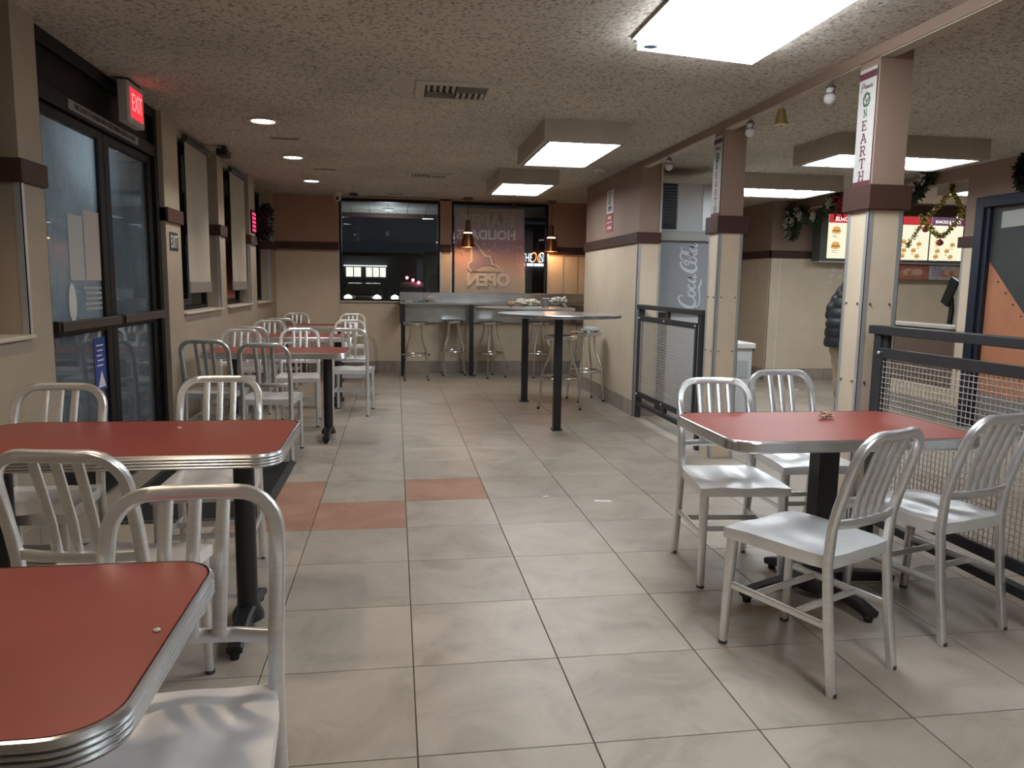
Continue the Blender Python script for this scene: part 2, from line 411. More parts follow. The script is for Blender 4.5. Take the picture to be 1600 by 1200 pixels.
# notices on the door glass
def paper(name, y0, y1, z0, z1, m, parent, x=XD+.0045):
    return B().box(x, x+.0012, y0, y1, z0, z1).build(name, m, parent, 0)
paper('notice', 4.52, 4.72, 1.30, 1.66, mat('notice_white', (.55, .56, .55), .8), lf1)
paper('notice', 4.735, 4.968, 1.30, 1.70, mat('notice_pink', (.60, .52, .50), .8), lf1)
HB = mat('hours_print', (.5, .48, .46), .8)
for k in range(5): paper('hours_line', 4.70+.01*(k % 3), 4.96, 1.25-.03*k, 1.262-.03*k, HB, lf1)
ov = B(); fr_ = frame((XD+.0045, 4.53, 1.17), (0, 1, 0), (0, 0, 1))
ov.plate([(.05*math.cos(a)*(1 if math.sin(a) > -.6 else .8), .115*math.sin(a)) for a in [2*math.pi*k/24 for k in range(24)]], fr_, 0, .0012); ov.build('oval_sticker', PAPER, lf1, 0)
BL = mat('blue_sticker', (.04, .07, .33), .6)
paper('push_sticker', 4.79, 4.965, .64, .96, BL, lf1)
tr_ = B(); tr_.plate([(-.06, 0), (.06, 0), (0, .10)], frame((XD+.006, 4.885, .66), (0, 1, 0), (0, 0, 1)), 0, .001); tr_.build('arrow', PAPER, lf1, 0)
for k in range(5): paper('sticker_line', 4.82+.01*(k % 2), 4.93-.015*(k % 3), .91-.03*k, .918-.03*k, PAPER, lf1, XD+.006)
INK0 = mat('strip_ink', (.03, .03, .03), .6)
# lettered strip above the door
ls = thing('lettered_strip', (XD+.05, 5.06, 2.22), 'narrow lettered strip on the black bar above the entrance door', 'sign')
B().box(XD+.051, XD+.0535, 4.50, 5.62, 2.205, 2.258).build('strip', mat('strip_pale', (.30, .28, .26), .6), ls, 0)
text('lettering', 'THIS DOOR TO REMAIN UNLOCKED DURING BUSINESS HOURS', .042, frame((XD+.0535, 5.06, 2.231), (0, 1, 0), (0, 0, 1)), INK0, ls, sx=.82)

# ---- back wall
WB = [(-.79, .65), (.82, 2.26)]; WZ0, WZ1 = 1.05, 2.50
segx = [(XO, -.79), (.65, .82), (2.26, 5.25)]
wb = B()
for a, b in segx: wb.box(a, b, YB, YB+.18, 0, HC)
wb.box(-.79, .65, YB, YB+.18, 0, WZ0-.03); wb.box(.82, 2.26, YB, YB+.18, 0, WZ0-.03)
wb.box(-.79, 2.26, YB, YB+.18, WZ1+.005, HC)
wback = wb.build('wall_back', mat('warm_lit_wall_paint', (.46, .27, .195), .65, noise=.06, nscale=2.5, bump=.08, bscale=90), None, 0); wback['kind'] = 'structure'  # redder than mocha to paint in the warmer light on this wall
for a, b, z0, z1 in ((XL, -.795, .165, RZ0), (-.79, .65, .165, WZ0-.04), (.655, .815, .165, RZ0), (.82, 2.26, .165, WZ0-.04), (2.265, 2.72, .165, RZ0), (2.735, 5.25, .165, RZ0)):
    B().box(a, b, YB-.008, YB+.001, z0, z1).build('lower_panel', TAN, wback, 0)
for a, b in ((XL, -.80), (.66, .81), (2.27, 5.25)): B().box(a, b, YB-.028, YB, RZ0+.03, RZ1+.03, bev=.004).build('rail', RAIL, wback, 0)
for x in (-.80, .657, .813, 2.262, 2.5):
    B().box(x-.010, x+.010, YB-.012, YB-.004, (WZ0-.03) if x < 2.4 else .165, RZ0+.03).build('panel_trim', TRIM, wback, 0)
for a, b in segx[:0]: pass
baseboard('back', (XL, YB-.006), (2.9, YB-.006), (0, -1), h=.17)
def window_back(n, a, b):
    e = thing('window_%d' % n, ((a+b)/2, YB, WZ0), kind='structure'); yg = YB+.10
    f = B()
    for x0, x1, z0, z1 in ((a, a+.03, WZ0, WZ1), (b-.03, b, WZ0, WZ1), (a+.03, b-.03, WZ0, WZ0+.03), (a+.03, b-.03, WZ1-.035, WZ1)): f.box(x0, x1, yg-.1, yg+.03, z0, z1, bev=.003)
    f.build('window_frame', BFRAME, e, 0)
    B().box(a+.03, b-.03, yg-.003, yg+.003, WZ0+.03, WZ1-.035).build('pane', GLASS, e, 0)
    B().box(a-.01, b+.01, YB-.03, YB+.08, WZ0-.03, WZ0, bev=.004).build('sill', CREAM, e, 0)
    return e
window_back(5, *WB[0]); w6 = window_back(6, *WB[1])

# ---- partition block by the bar tables
wp = B().box(XP0+.006, XP1, YP0+.006, YP1, 0, HC).build('wall_partition', MOCHA, None, 0); wp['kind'] = 'structure'
B().box(XP0, XP0+.007, YP0+.03, YP1, .165, RZ0).build('lower_panel', TAN, wp, 0)
B().box(XP0+.03, XP1-.015, YP0, YP0+.007, .165, RZ0).build('lower_panel', TAN, wp, 0)
B().box(XP0-.024, XP1, YP0-.024, YP1, RZ0, RZ1, bev=.004).build('rail', RAIL, wp, 0)
B().box(XP0-.004, XP0+.001, YP0-.004, YP0+.03, .165, RZ0).box(XP0-.004, XP0+.03, YP0-.004, YP0+.001, .165, RZ0).build('corner_trim', TRIM, wp, 0)
B().box(XP1-.016, XP1+.004, YP0-.004, YP0+.008, .165, HC).build('corner_trim', TRIM, wp, 0)
baseboard('partition', (XP0, YP1), (XP0, YP0-.01), (-1, 0)); baseboard('partition_end', (XP0, YP0), (XP1, YP0), (0, -1))
wr = B().box(2.9, 3.0, YP1-.1, YB, 0, HC).box(XP1, 2.95, YP1-.1, YP1, 0, HC).build('wall_recess', MOCHA, None, 0); wr['kind'] = 'structure'
B().box(2.892, 2.901, YP1, YB-.01, .165, RZ0).build('lower_panel', TAN, wr, 0); B().box(2.876, 2.901, YP1, YB-.03, RZ0, RZ1).build('rail', RAIL, wr, 0)

# ---- right-hand walls round the order counter
wm = B()
wm.box(5.25, 9.1, YM, 11.48, 0, HC)
wmenu = wm.build('wall_menu', MOCHA, None, 0); wmenu['kind'] = 'structure'
B().box(5.242, 5.251, YM+.01, 11.29, .165, RZ0).build('lower_panel', TAN, wmenu, 0)
B().box(5.26, 5.385, YM-.008, YM+.001, .165, RZ0).build('lower_panel', TAN, wmenu, 0); B().box(5.40, 8.9, YM-.008, YM+.001, .165, RZ0).build('lower_panel', TAN, wmenu, 0)
B().box(5.385, 5.40, YM-.012, YM, .165, RZ0).build('panel_trim', PAPER, wmenu, 0)
B().box(5.224, 5.86, YM-.026, YM, RZ0, RZ1, bev=.004).box(5.224, 5.25, YM-.026, 11.27, RZ0, RZ1, bev=.004).build('rail', RAIL, wmenu, 0)
baseboard('menu', (5.24, YM), (8.0, YM), (0, -1), h=.17); baseboard('menu_side', (5.25, 11.28), (5.25, YM), (-1, 0), h=.17)
wr2 = B()
YO0, YO1 = 6.86, 8.35      # counter opening
wr2.box(XR, XR+.14, 6.62, YO0, 0, HC); wr2.box(XR, XR+.14, -.5, 5.66, 0, HC); wr2.box(XR, XR+.14, 5.66, 6.62, 2.2, HC)
wr2.box(XR, XR+.14, YO0, YM, 2.405, HC); wr2.box(XR+.02, XR+.12, YO0, YO1, 0, .93)
wright = wr2.build('wall_right', MOCHA, None, 0); wright['kind'] = 'structure'
B().box(XR-.007, XR+.001, 6.68, YO0-.02, .165, RZ0).build('lower_panel', TAN, wright, 0)
B().box(XR+.012, XR+.021, YO0, YO1, .33, .93).build('lower_panel', mat('shaded_panel', (.16, .11, .085), .5, noise=.08), wright, 0); B().box(XR+.012, XR+.021, YO0, YO1, .165, .33).build('lower_panel', TAN, wright, 0)  # upper panel darkened to paint in the shade below the ledge
B().box(XR-.026, XR, 6.68, YO0+.05, RZ0, RZ1, bev=.004).build('rail', RAIL, wright, 0)
B().box(XR-.06, XR+.22, YO0-.01, YO1, .93, .965, bev=.006).build('counter_ledge', mat('ledge_cream', (.62, .58, .5), .35), wright, 0)
B().box(XR-.012, XR-.004, YO0-.022, YO0-.004, .965, RZ0).build('corner_trim', TRIM, wright, 0)
baseboard('right', (XR, YO1), (XR, 6.68), (-1, 0)); baseboard('right_near', (XR, 5.6), (XR, -.4), (-1, 0))
wf = B().box(9.0, 9.1, -.6, YM, 0, HC).box(XR, 9.1, -.6, -.5, 0, HC).build('wall_kitchen', TANW, None, 0); wf['kind'] = 'structure'
wn = B().box(-1.9, XR+.2, -1.3, -1.2, 0, HC).build('wall_front', TANW, None, 0); wn['kind'] = 'structure'

# service door: orange with a dark diagonal sheet, blue frame
BLUE = mat('navy_frame_paint', (.014, .019, .036), .5, noise=.1)
ORANGE = mat('orange_door_paint', (.46, .19, .10), .5, noise=.08, nscale=4)
d2 = thing('door_2', (XR, 6.14, 0), kind='structure')
f = B(); f.box(XR-.05, XR+.14, 6.58, 6.68, 0, 2.2, bev=.006); f.box(XR-.05, XR+.14, 5.60, 5.70, 0, 2.2, bev=.006); f.box(XR-.05, XR+.14, 5.70, 6.58, 2.10, 2.2, bev=.006)
f.box(XR-.02, XR+.10, 6.535, 6.58, 0, 2.10, bev=.008); f.build('door_frame', BLUE, d2, 0)
B().box(XR+.03, XR+.075, 5.70, 6.535, .01, 2.10, bev=.003).build('door_slab', ORANGE, d2, 0)
fd = frame((XR+.03, 6.53, 0), (0, -1, 0), (0, 0, 1))
DK = mat('charcoal_sheet', (.045, .047, .046), .55, noise=.1)
ds = B(); ds.plate([(0, 1.60), (0, 2.09), (.82, 2.09), (.82, .75)], (fd[0]-Vector((0, 0, 0)), fd[1], fd[2]), .001, .004)
ds.build('dark_sheet', DK, d2, 0)
B().plate([(.11, 1.90), (.11, 2.05), (.75, 2.07), (.75, 1.92)], fd, .006, .004).build('window_pane', mat('pale_pane', (.36, .36, .32), .3), d2, 0)
kp = B(); kp.plate([(0, .0), (.82, 0), (.82, .34), (0, .34)], fd, .001, .003); kp.build('kick_plate', mat('kick_steel', (.35, .36, .36), .4, .7), d2, 0)
for k in range(4):
    B().sphere((XR+.027, 6.53-(.13+.10*k), 1.60-1.037*(.13+.10*k)-.06), .009, seg=8, rg=6).build('rivet', mat('rivet_brown', (.10, .05, .04), .4), d2)

# ---- columns
def column(y0, y1, label):
    e = thing('column', ((XC0+XC1)/2, (y0+y1)/2, 0), label, 'column', kind='structure')
    B().box(XC0+.006, XC1-.006, y0+.006, y1-.006, 0, HC-.056).box(XC0+.086, XC1-.006, y0+.006, y1-.006, HC-.056, HC).build('upper_shaft', MOCHA, e, 0)
    w = B(); w.box(XC0, XC0+.007, y0+.02, y1-.02, .0, RZ0); w.box(XC0+.02, XC1-.02, y0, y0+.007, .0, RZ0); w.box(XC1-.007, XC1, y0+.02, y1-.02, 0, RZ0); w.box(XC0+.02, XC1-.02, y1-.007, y1, 0, RZ0)
    w.build('lower_panel', TAN, e, 0)
    for x, s in ((XC0, 1), (XC1, -1)):
        for y, q in ((y0, 1), (y1, -1)):
            c = B(); c.box(min(x-.003*s, x+.024*s), max(x-.003*s, x+.024*s), min(y-.003*q, y), max(y-.003*q, y), 0, RZ0)
            c.box(min(x-.003*s, x), max(x-.003*s, x), min(y-.003*q, y+.024*q), max(y-.003*q, y+.024*q), 0, RZ0); c.build('corner_trim', TRIM, e, 0)
    B().box(XC0-.026, XC1+.026, y0-.026, y1+.026, RZ0-.02, RZ1, bev=.004).build('rail', RAIL, e, 0)
    sm = mat('screw_head', (.16, .14, .13), .4, .6)
    for z in (.35, .83, 1.24):
        for p in ((XC0-.004, y0+.04), (XC0-.004, y1-.04), (XC0+.04, y0-.004), (XC1-.04, y0-.004)): B().sphere((p[0], p[1], z), .0065, seg=8, rg=5).build('screw', sm, e)
    return e
column(3.645, 3.825, 'tan square column with a brown band beside the near wire-mesh railing')
column(5.485, 5.665, 'tan square column with a brown band beside the grey drinks machine')

# ================================================================== LIGHT FIXTURES
LBAR = mat('lens_bar', (.42, .45, .48), .4, .3)
def lens_bars(x0, x1, y0, y1, z, along_x, par):
    g = B()
    n = 5
    if along_x:
        for k in range(1, n): xx = x0+(x1-x0)*k/n; g.box(xx-.007, xx+.007, y0, y1, z-.008, z)
        g.box(x0, x1, (y0+y1)/2-.005, (y0+y1)/2+.005, z-.008, z)
    else:
        for k in range(1, n): yy = y0+(y1-y0)*k/n; g.box(x0, x1, yy-.007, yy+.007, z-.008, z)
        g.box((x0+x1)/2-.005, (x0+x1)/2+.005, y0, y1, z-.008, z)
    g.build('louvre', LBAR, par, 0)
def box_light(x0, x1, y0, y1, zb, label, along_x=False, bars=True):
    e = thing('ceiling_light', ((x0+x1)/2, (y0+y1)/2, zb), label, 'ceiling light', 'fluorescent ceiling lights')
    b = B(); w = .035
    b.box(x0-w, x1+w, y0-w, y0, zb, HC); b.box(x0-w, x1+w, y1, y1+w, zb, HC); b.box(x0-w, x0, y0, y1, zb, HC); b.box(x1, x1+w, y0, y1, zb, HC)
    b.build('housing', BOXP, e, 0)
    r = B(); q = .014
    r.box(x0, x1, y0, y0+q, zb-.003, zb+.03); r.box(x0, x1, y1-q, y1, zb-.003, zb+.03); r.box(x0, x0+q, y0, y1, zb-.003, zb+.03); r.box(x1-q, x1, y0, y1, zb-.003, zb+.03)
    r.build('lens_frame', mat('lens_frame_dark', (.12, .11, .10), .5), e, 0)
    B().box(x0+q, x1-q, y0+q, y1-q, zb+.012, zb+.02).build('lens', LENSM, e, 0)
    if bars: lens_bars(x0+q, x1-q, y0+q, y1-q, zb+.011, along_x, e)
    return e
box_light(1.13, 1.71, 5.73, 6.92, 2.375, 'box fluorescent light over the near round bar table')
box_light(1.12, 1.70, 8.17, 9.22, 2.375, 'box fluorescent light over the far round bar table')
box_light(3.46, 4.72, 5.70, 6.32, 2.37, 'wide box fluorescent light behind the banner column', True)
box_light(3.66, 4.76, 7.82, 8.54, 2.37, 'wide box fluorescent light near the drinks machine', True)
box_light(6.3, 7.5, 7.6, 8.2, 2.42, 'fluorescent light over the kitchen behind the counter opening', True)
# flush panel, hanging slightly askew; lens deepened so added glowing sides light the ceiling
e = thing('ceiling_light', (1.52, 3.25, 2.50), 'large bright flush fluorescent panel nearest the viewer', 'ceiling light', 'fluorescent ceiling lights')
x0, x1, yn, fa, fb = 1.19, 1.85, 2.55, 3.80, 3.92
def strip4(b, p, q, w, z0, z1):
    p, q = Vector(p), Vector(q); t = (q-p).normalized(); nn = Vector((-t.y, t.x))*w
    b.prism([(p.x, p.y), (q.x, q.y), (q.x+nn.x, q.y+nn.y), (p.x+nn.x, p.y+nn.y)], z0, z1)
fb_ = B(); P4 = [(x0, yn), (x1, yn), (x1, fb), (x0, fa)]
for k in range(4): strip4(fb_, P4[k], P4[(k+1) % 4], -.035, 2.516, HC)
fb_.build('lens_frame', mat('lens_frame_grey', (.33, .31, .29), .5), e, 0)
B().prism(P4, 2.472, 2.522).build('lens', LENSM, e, 0)
B().sphere((1.235, 3.735, 2.470), .03, (1.2, 1, .12)).build('blue_stain', mat('blue_stain', (.35, .5, .85), .6), e)
# a second flush panel further back over the diners, out of the picture
e = thing('ceiling_light', (1.52, .4, 2.50), 'flush fluorescent panel behind the viewer', 'ceiling light', 'fluorescent ceiling lights')
B().box(1.19, 1.85, -.2, 1.0, 2.512, 2.52).build('lens', LENSM, e, 0)
B().box(1.155, 1.19, -.235, 1.035, 2.498, HC).box(1.85, 1.885, -.235, 1.035, 2.498, HC).box(1.19, 1.85, -.235, -.2, 2.498, HC).box(1.19, 1.85, 1.0, 1.035, 2.498, HC).build('lens_frame', mat('lens_frame_grey', (.33, .31, .29), .5), e, 0)

def downlight(x, y, label, c=(1, .90, .80), on=True, en=CAN):
    e = thing('downlight', (x, y, HC), label, 'downlight', 'recessed downlights along the window side')
    B().lathe([(.088, HC), (.112, HC-.004), (.112, HC-.008), (.092, HC-.012), (.085, HC-.006), (.085, HC)], (x, y, 0), 28).build('trim_ring', WHITE, e)
    B().lathe([(.085, HC-.004), (.07, HC-.006), (.0, HC-.008)], (x, y, 0), 24).build('bulb', emat('downlight_bulb', (1, .88, .74), 16), e)
    l = bpy.data.lights.new('downlight_lamp', 'SPOT'); l.energy = en; l.color = c; l.spot_size = R(120); l.spot_blend = .6; l.shadow_soft_size = .06
    o = bpy.data.objects.new('downlight_lamp', l); COL.objects.link(o); o.location = (0, 0, -.03); o.parent = e
downlight(-.994, 6.24, 'lit round recessed downlight nearest the entrance door')
downlight(-.99, 7.95, 'lit round recessed downlight second from the entrance door')
downlight(-1.0, 9.72, 'lit round recessed downlight nearest the back wall')
downlight(-1.0, 2.76, 'lit round recessed downlight above the near red table', (1, .78, .55))
downlight(-1.0, 1.0, 'lit round recessed downlight above the nearest red table', (1, .78, .55), en=CAN*.6)

COPPER = mat('copper_shade', (.40, .17, .08), .3, .9, noise=.1)
def pendant(x, y, zb, label):
    e = thing('pendant_lamp', (x, y, zb), label, 'pendant lamp', 'pendant lamps over the window bar')
    B().box(x-.06, x+.06, y-.03, y+.03, HC-.05, HC, bev=.004).build('ceiling_canopy', mat('canopy_brown', (.16, .12, .10), .5), e, 0)
    B().tube([(x, y, HC-.05), (x, y, zb+.36)], .004, 6).build('cord', BLACK, e)
    B().lathe([(.02, zb+.38), (.032, zb+.37), (.036, zb+.24), (.05, zb+.235), (.052, zb+.215), (.04, zb+.205), (.036, zb+.19)], (x, y, 0), 20).build('socket_cap', mat('cap_brown', (.13, .07, .05), .35, .6), e)
    s = B(); s.lathe([(.036, zb+.20), (.066, zb+.19), (.085, zb+.10), (.098, zb), (.093, zb+.001), (.080, zb+.10), (.060, zb+.182), (.03, zb+.19)], (x, y, 0), 24); s.build('shade', COPPER, e)
    B().sphere((x, y, zb+.085), .032, seg=12, rg=8).build('bulb', emat('pendant_bulb', (1, .62, .30), 30), e)
    B().lathe([(.052, zb+.196), (.062, zb+.192), (.060, zb+.205), (.05, zb+.206)], (x, y, 0), 20).build('glow_vent', emat('vent_glow', (1, .85, .65), 4), e)
    l = bpy.data.lights.new('pendant_bulb_lamp', 'POINT'); l.energy = PEND; l.color = (1, .55, .25); l.shadow_soft_size = .03
    o = bpy.data.objects.new('pendant_bulb_lamp', l); COL.objects.link(o); o.location = (0, 0, .02); o.parent = e
pendant(1.03, 11.0, 1.835, 'copper pendant lamp hanging in front of the holiday poster')
pendant(2.26, 11.08, 1.80, 'copper pendant lamp hanging beside the far right wall corner')

# ---- ceiling vents and small fittings
def vent(x0, x1, y0, y1, label, dark=True):
    e = thing('ceiling_vent', ((x0+x1)/2, (y0+y1)/2, HC), label, 'air vent', 'ceiling air vents'); z = HC-.012; w = .06
    f = B(); f.box(x0, x1, y0, y0+w, z, HC, bev=.003); f.box(x0, x1, y1-w, y1, z, HC, bev=.003); f.box(x0, x0+w, y0+w, y1-w, z, HC, bev=.003); f.box(x1-w, x1, y0+w, y1-w, z, HC, bev=.003); f.build('frame', CREAM, e, 0)
    B().box(x0+w, x1-w, y0+w, y1-w, HC-.003, HC).build('duct_shadow', mat('duct_black', (.01, .009, .008), .9), e, 0)
    xm, ym = (x0+x1)/2, (y0+y1)/2
    for a, b, c, d, ax in ((x0+w, xm, y0+w, ym, 1), (xm, x1-w, y0+w, ym, 0), (x0+w, xm, ym, y1-w, 0), (xm, x1-w, ym, y1-w, 1)):
        n = 5
        for k in range(n):
            if ax: q = a+(b-a)*(k+.5)/n; B().sweep([(q, c+.004, z+.005), (q, d-.004, z+.005)], .026, .003, (.6, 0, .8), .1).build('slat', CREAM, e, 0)
            else: q = c+(d-c)*(k+.5)/n; B().sweep([(a+.004, q, z+.005), (b-.004, q, z+.005)], .020, .003, (0, -.6, .8), .1).build('slat', CREAM, e, 0)
vent(.13, .64, 4.82, 5.27, 'square louvred ceiling vent nearest the viewer')
vent(.13, .64, 8.72, 9.1, 'small louvred ceiling vent nearer the back windows')
def small_vent(x, y, label):
    e = thing('slot_vent', (x, y, HC), label, 'air vent', 'small slot vents'); B().box(x-.13, x+.13, y-.03, y+.03, HC-.008, HC, bev=.003).build('plate', BOXP, e, 0)
    for k in (-.012, .012): B().box(x-.11, x+.11, y+k-.005, y+k+.005, HC-.0095, HC-.007).build('slot', mat('duct_black', (.01, .009, .008), .9), e, 0)
small_vent(-.93, 6.95, 'thin slot vent in the ceiling behind the first downlight'); small_vent(-.75, 8.7, 'thin slot vent in the ceiling behind the second downlight'); small_vent(.0, 10.85, 'thin slot vent in the ceiling near the left back window')
# sprinkler/box near beam
e = thing('smoke_detector', (2.12, 7.95, HC), 'flat white smoke detector on the ceiling beside the partition wall', 'detector')
B().lathe([(.07, HC), (.07, HC-.015), (.055, HC-.03), (.0, HC-.033)], (2.12, 7.95, 0), 24).build('body', WHITE, e); B().lathe([(.02, HC-.032), (.018, HC-.04), (0, HC-.041)], (2.12, 7.95, 0), 12).build('sensor', mat('sensor_grey', (.4, .4, .4), .4), e)
# dome camera
e = thing('security_camera', (-.78, 10.95, HC), 'white dome security camera on the ceiling by the left back window', 'camera')
B().lathe([(.055, HC), (.055, HC-.03), (.05, HC-.04)], (-.78, 10.95, 0), 20).build('base', WHITE, e); B().sphere((-.78, 10.93, HC-.07), .05).build('ball', WHITE, e); B().cyl((-.78, 10.90, HC-.078), (-.78, 10.875, HC-.084), .026, .024).build('lens', BLACK, e)
e = thing('alarm_box', (-.57, 10.9, HC), 'small dark grille box on the ceiling beside the dome camera', 'alarm')
B().box(-.62, -.50, 10.86, 10.94, HC-.05, HC, bev=.006).build('housing', mat('alarm_grey', (.18, .16, .14), .6), e, 0)
for k in range(3): B().box(-.605, -.515, 10.857, 10.862, HC-.042+.013*k, HC-.036+.013*k).build('grille_bar', BLACK, e, 0)
e = thing('security_camera', (-1.55, 7.5, HC), 'black security camera under the ceiling beside the first roller shade', 'camera')
B().cyl((-1.55, 7.5, HC), (-1.55, 7.5, HC-.03), .02).build('mount', BLACK, e); B().box(-1.60, -1.50, 7.40, 7.58, HC-.10, HC-.03, bev=.012).build('housing', BLACK, e, 0); B().cyl((-1.55, 7.40, HC-.065), (-1.55, 7.385, HC-.065), .022).build('lens', mat('lens_glass', (.02, .02, .03), .1), e)
e = thing('spot_head', (1.72, 11.2, HC), 'small dark track head above the holiday poster', 'light')
B().box(1.68, 1.76, 11.14, 11.22, HC-.10, HC-.04, bev=.01).build('head', BLACK, e, 0); B().cyl((1.72, 11.18, HC), (1.72, 11.18, HC-.05), .012).build('stem', WHITE, e)

# ================================================================== CHAIRS
def arc(cx, cz, r, a0, a1, n): return [(cx+r*math.cos(R(a0+(a1-a0)*k/n)), cz+r*math.sin(R(a0+(a1-a0)*k/n))) for k in range(n+1)]
def make_chair(nslat):
    t = local('dining_chair')
    # seat : dished grid with a skirt
    b = B(); N, Mv = 14, 12; rows = []
    def outline(u, v):
        hw = .178+.022*(v*.5+.5)
        if v < -.6: hw *= 1-.10*((-.6-v)/.4)**2
        y = .005+.205*v - (.018*(1-u*u)*-1 if v < -.9 else 0)
        if v < 0: y -= .02*(1-u*u)*(-v)
        return u*hw, y
    for j in range(Mv+1):
        v = -1+2*j/Mv; row = []
        for i in range(N+1):
            u = -1+2*i/N; x, y = outline(u, v)
            dip = .017*math.exp(-((abs(u)-.46)**2/.085+(v+.12)**2/.42))
            fr = (-.006*math.cos(u*math.pi*2)*.5-.004) * max(0, v-.55)/.45
            row.append(b.bm.verts.new((x, y, .455-dip*(1-.35*max(0, v))+fr)))
        rows.append(row)
    for j in range(Mv):
        for i in range(N): b.face([rows[j][i], rows[j][i+1], rows[j+1][i+1], rows[j+1][i]])
    loop = rows[0]+[r[-1] for r in rows[1:]]+rows[-1][-2::-1]+[r[0] for r in rows[-2:0:-1]]
    lo1 = [b.bm.verts.new((v.co.x*1.006, v.co.y*1.004, v.co.z-.006)) for v in loop]
    lo2 = [b.bm.verts.new((v.co.x*1.006, v.co.y*1.004, .412)) for v in loop]
    b.loft([loop, lo1, lo2], False, True); b.build('seat', ALUS, t, 50)
    # back frame = rear legs + arch in one bent bar
    leg = [(-.174, -.242, 0), (-.172, -.212, .22), (-.170, -.192, .43), (-.171, -.200, .55)]
    def yb(z): return -.200-.092*((z-.55)/.31)**1.15 if z > .55 else -.2
    pa = arc(-.171+.085, .772, .085, 180, 90, 7); pts = [Vector(p) for p in leg]
    for z in (.62, .70): pts.append(Vector((-.172, yb(z), z)))
    up = [Vector((x, yb(z), z)) for x, z in pa]
    top = [Vector((x, yb(.857)-.006, .857)) for x in (-.04, .0, .04)]
    half = pts+up; full = half+top+[Vector((-p.x, p.y, p.z)) for p in reversed(half)]
    bd = []
    for p in full: bd.append((0, 1, .0) if p.z < .5 else (0, 1, .22))
    b = B(); b.sweep(full, .032, .026, bd, .35); b.build('back_frame', ALU, t, 45)
    # slats
    for k in range(nslat):
        x = (k-(nslat-1)/2)*(.058 if nslat == 3 else .048)
        b = B(); b.sweep([(x*.96, yb(.566)-.004, .566), (x*.98, yb(.66)+.002, .66), (x, yb(.76), .76), (x, yb(.845)-.003, .846)], .028, .009, (0, 1, .1), .3); b.build('slat', ALU, t, 45)
    b = B(); b.sweep([(-.165, yb(.56), .562), (-.09, yb(.56)-.020, .562), (0, yb(.56)-.026, .562), (.09, yb(.56)-.020, .562), (.165, yb(.56), .562)], .030, .014, (0, 1, .1), .3); b.build('back_rail', ALU, t, 45)
    gl = mat('grey_glide', (.06, .06, .06), .6)
    for s in (-1, 1):
        b = B(); b.sweep([(s*.180, .205, 0), (s*.178, .196, .22), (s*.176, .186, .42)], .03, [.026, .030, .034], (0, 1, 0), .3, wl=[.024, .030, .036]); b.build('front_leg', ALU, t, 45)
        b = B(); b.sweep([(s*.177, .190, .235), (s*.171, -.210, .225)], .026, .012, (1, 0, 0), .25); b.build('side_stretcher', ALU, t, 45)
        for q, y in ((.180, .205), (.174, -.242)): B().cyl((s*q, y, 0), (s*q, y, .012), .0165, seg=10).build('glide', gl, t)
    for y in (.085, -.085):
        b = B(); b.sweep([(-.172, y, .229), (.172, y, .229)], .024, .010, (0, 1, 0), .25); b.build('cross_stretcher', ALU, t, 45)
    return t
CH = {3: make_chair(3), 4: make_chair(4)}; used = {3: False, 4: False}
def chair(x, y, dx, dy, label, n=3):
    src = CH[n]
    o = src if not used[n] else copy_tree(src); used[n] = True
    o.location = (x, y, 0); o.rotation_euler = (0, 0, math.atan2(dy, dx)-math.pi/2)
    o['label'] = label; o['category'] = 'chair'; o['group'] = 'aluminium dining chairs'
    return o
chair(1.45, 2.42, -.42, .907, 'aluminium chair nearest the viewer at the right-hand red table', 4)
chair(2.115, 2.69, -.27, .96, 'aluminium chair at the right-hand red table pushed against the wire-mesh railing', 4)
chair(1.52, 3.225, -.09, -1, 'aluminium chair on the far left side of the right-hand red table, seat facing the viewer', 4)
chair(2.07, 3.57, -.03, -1, 'aluminium chair behind the right-hand red table in front of the banner column', 3)
chair(-.42, 1.385, .03, -1, 'aluminium chair tucked under the nearest red table at the lower left', 3)
chair(-.83, 2.355, .14, .99, 'aluminium chair on the near side of the ribbed-edge red table, back turned', 3)
chair(-1.395, 3.13, .0, -1, 'aluminium chair on the far side of the ribbed-edge red table, against the left wall', 3)
chair(-.79, 3.37, .05, -1, 'aluminium chair on the far side of the ribbed-edge red table, over the black mat', 3)
chair(-1.405, 6.23, .05, 1, 'aluminium chair on the near side of the second red table, next to the wall', 3)
chair(-.925, 5.89, .03, 1, 'aluminium chair on the near side of the second red table, next to the aisle', 3)
chair(-.89, 7.18, .04, -1, 'aluminium chair on the far side of the second red table, facing the viewer', 3)
chair(-.43, 7.78, .08, 1, 'aluminium chair standing in the aisle at the third red table, back to the viewer', 3)
chair(-1.405, 6.98, 0, -1, 'aluminium chair on the far side of the second red table, by the window wall', 3)
chair(-1.41, 7.95, 0, 1, 'aluminium chair on the near side of the third red table, by the window wall', 3)
chair(-1.42, 8.68, 0, -1, 'aluminium chair on the far side of the third red table, by the window wall', 3)
chair(-.52, 8.95, .05, -1, 'aluminium chair on the far side of the third red table, next to the aisle', 3)
chair(-1.38, 9.77, 0, 1, 'aluminium chair on the near side of the last red table, by the window wall', 3)
chair(-1.39, 10.88, 0, -1, 'aluminium chair in the back left corner of the room', 3)
chair(-.6, 10.74, 0, -1, 'aluminium chair on the far side of the last red table, next to the aisle', 3)

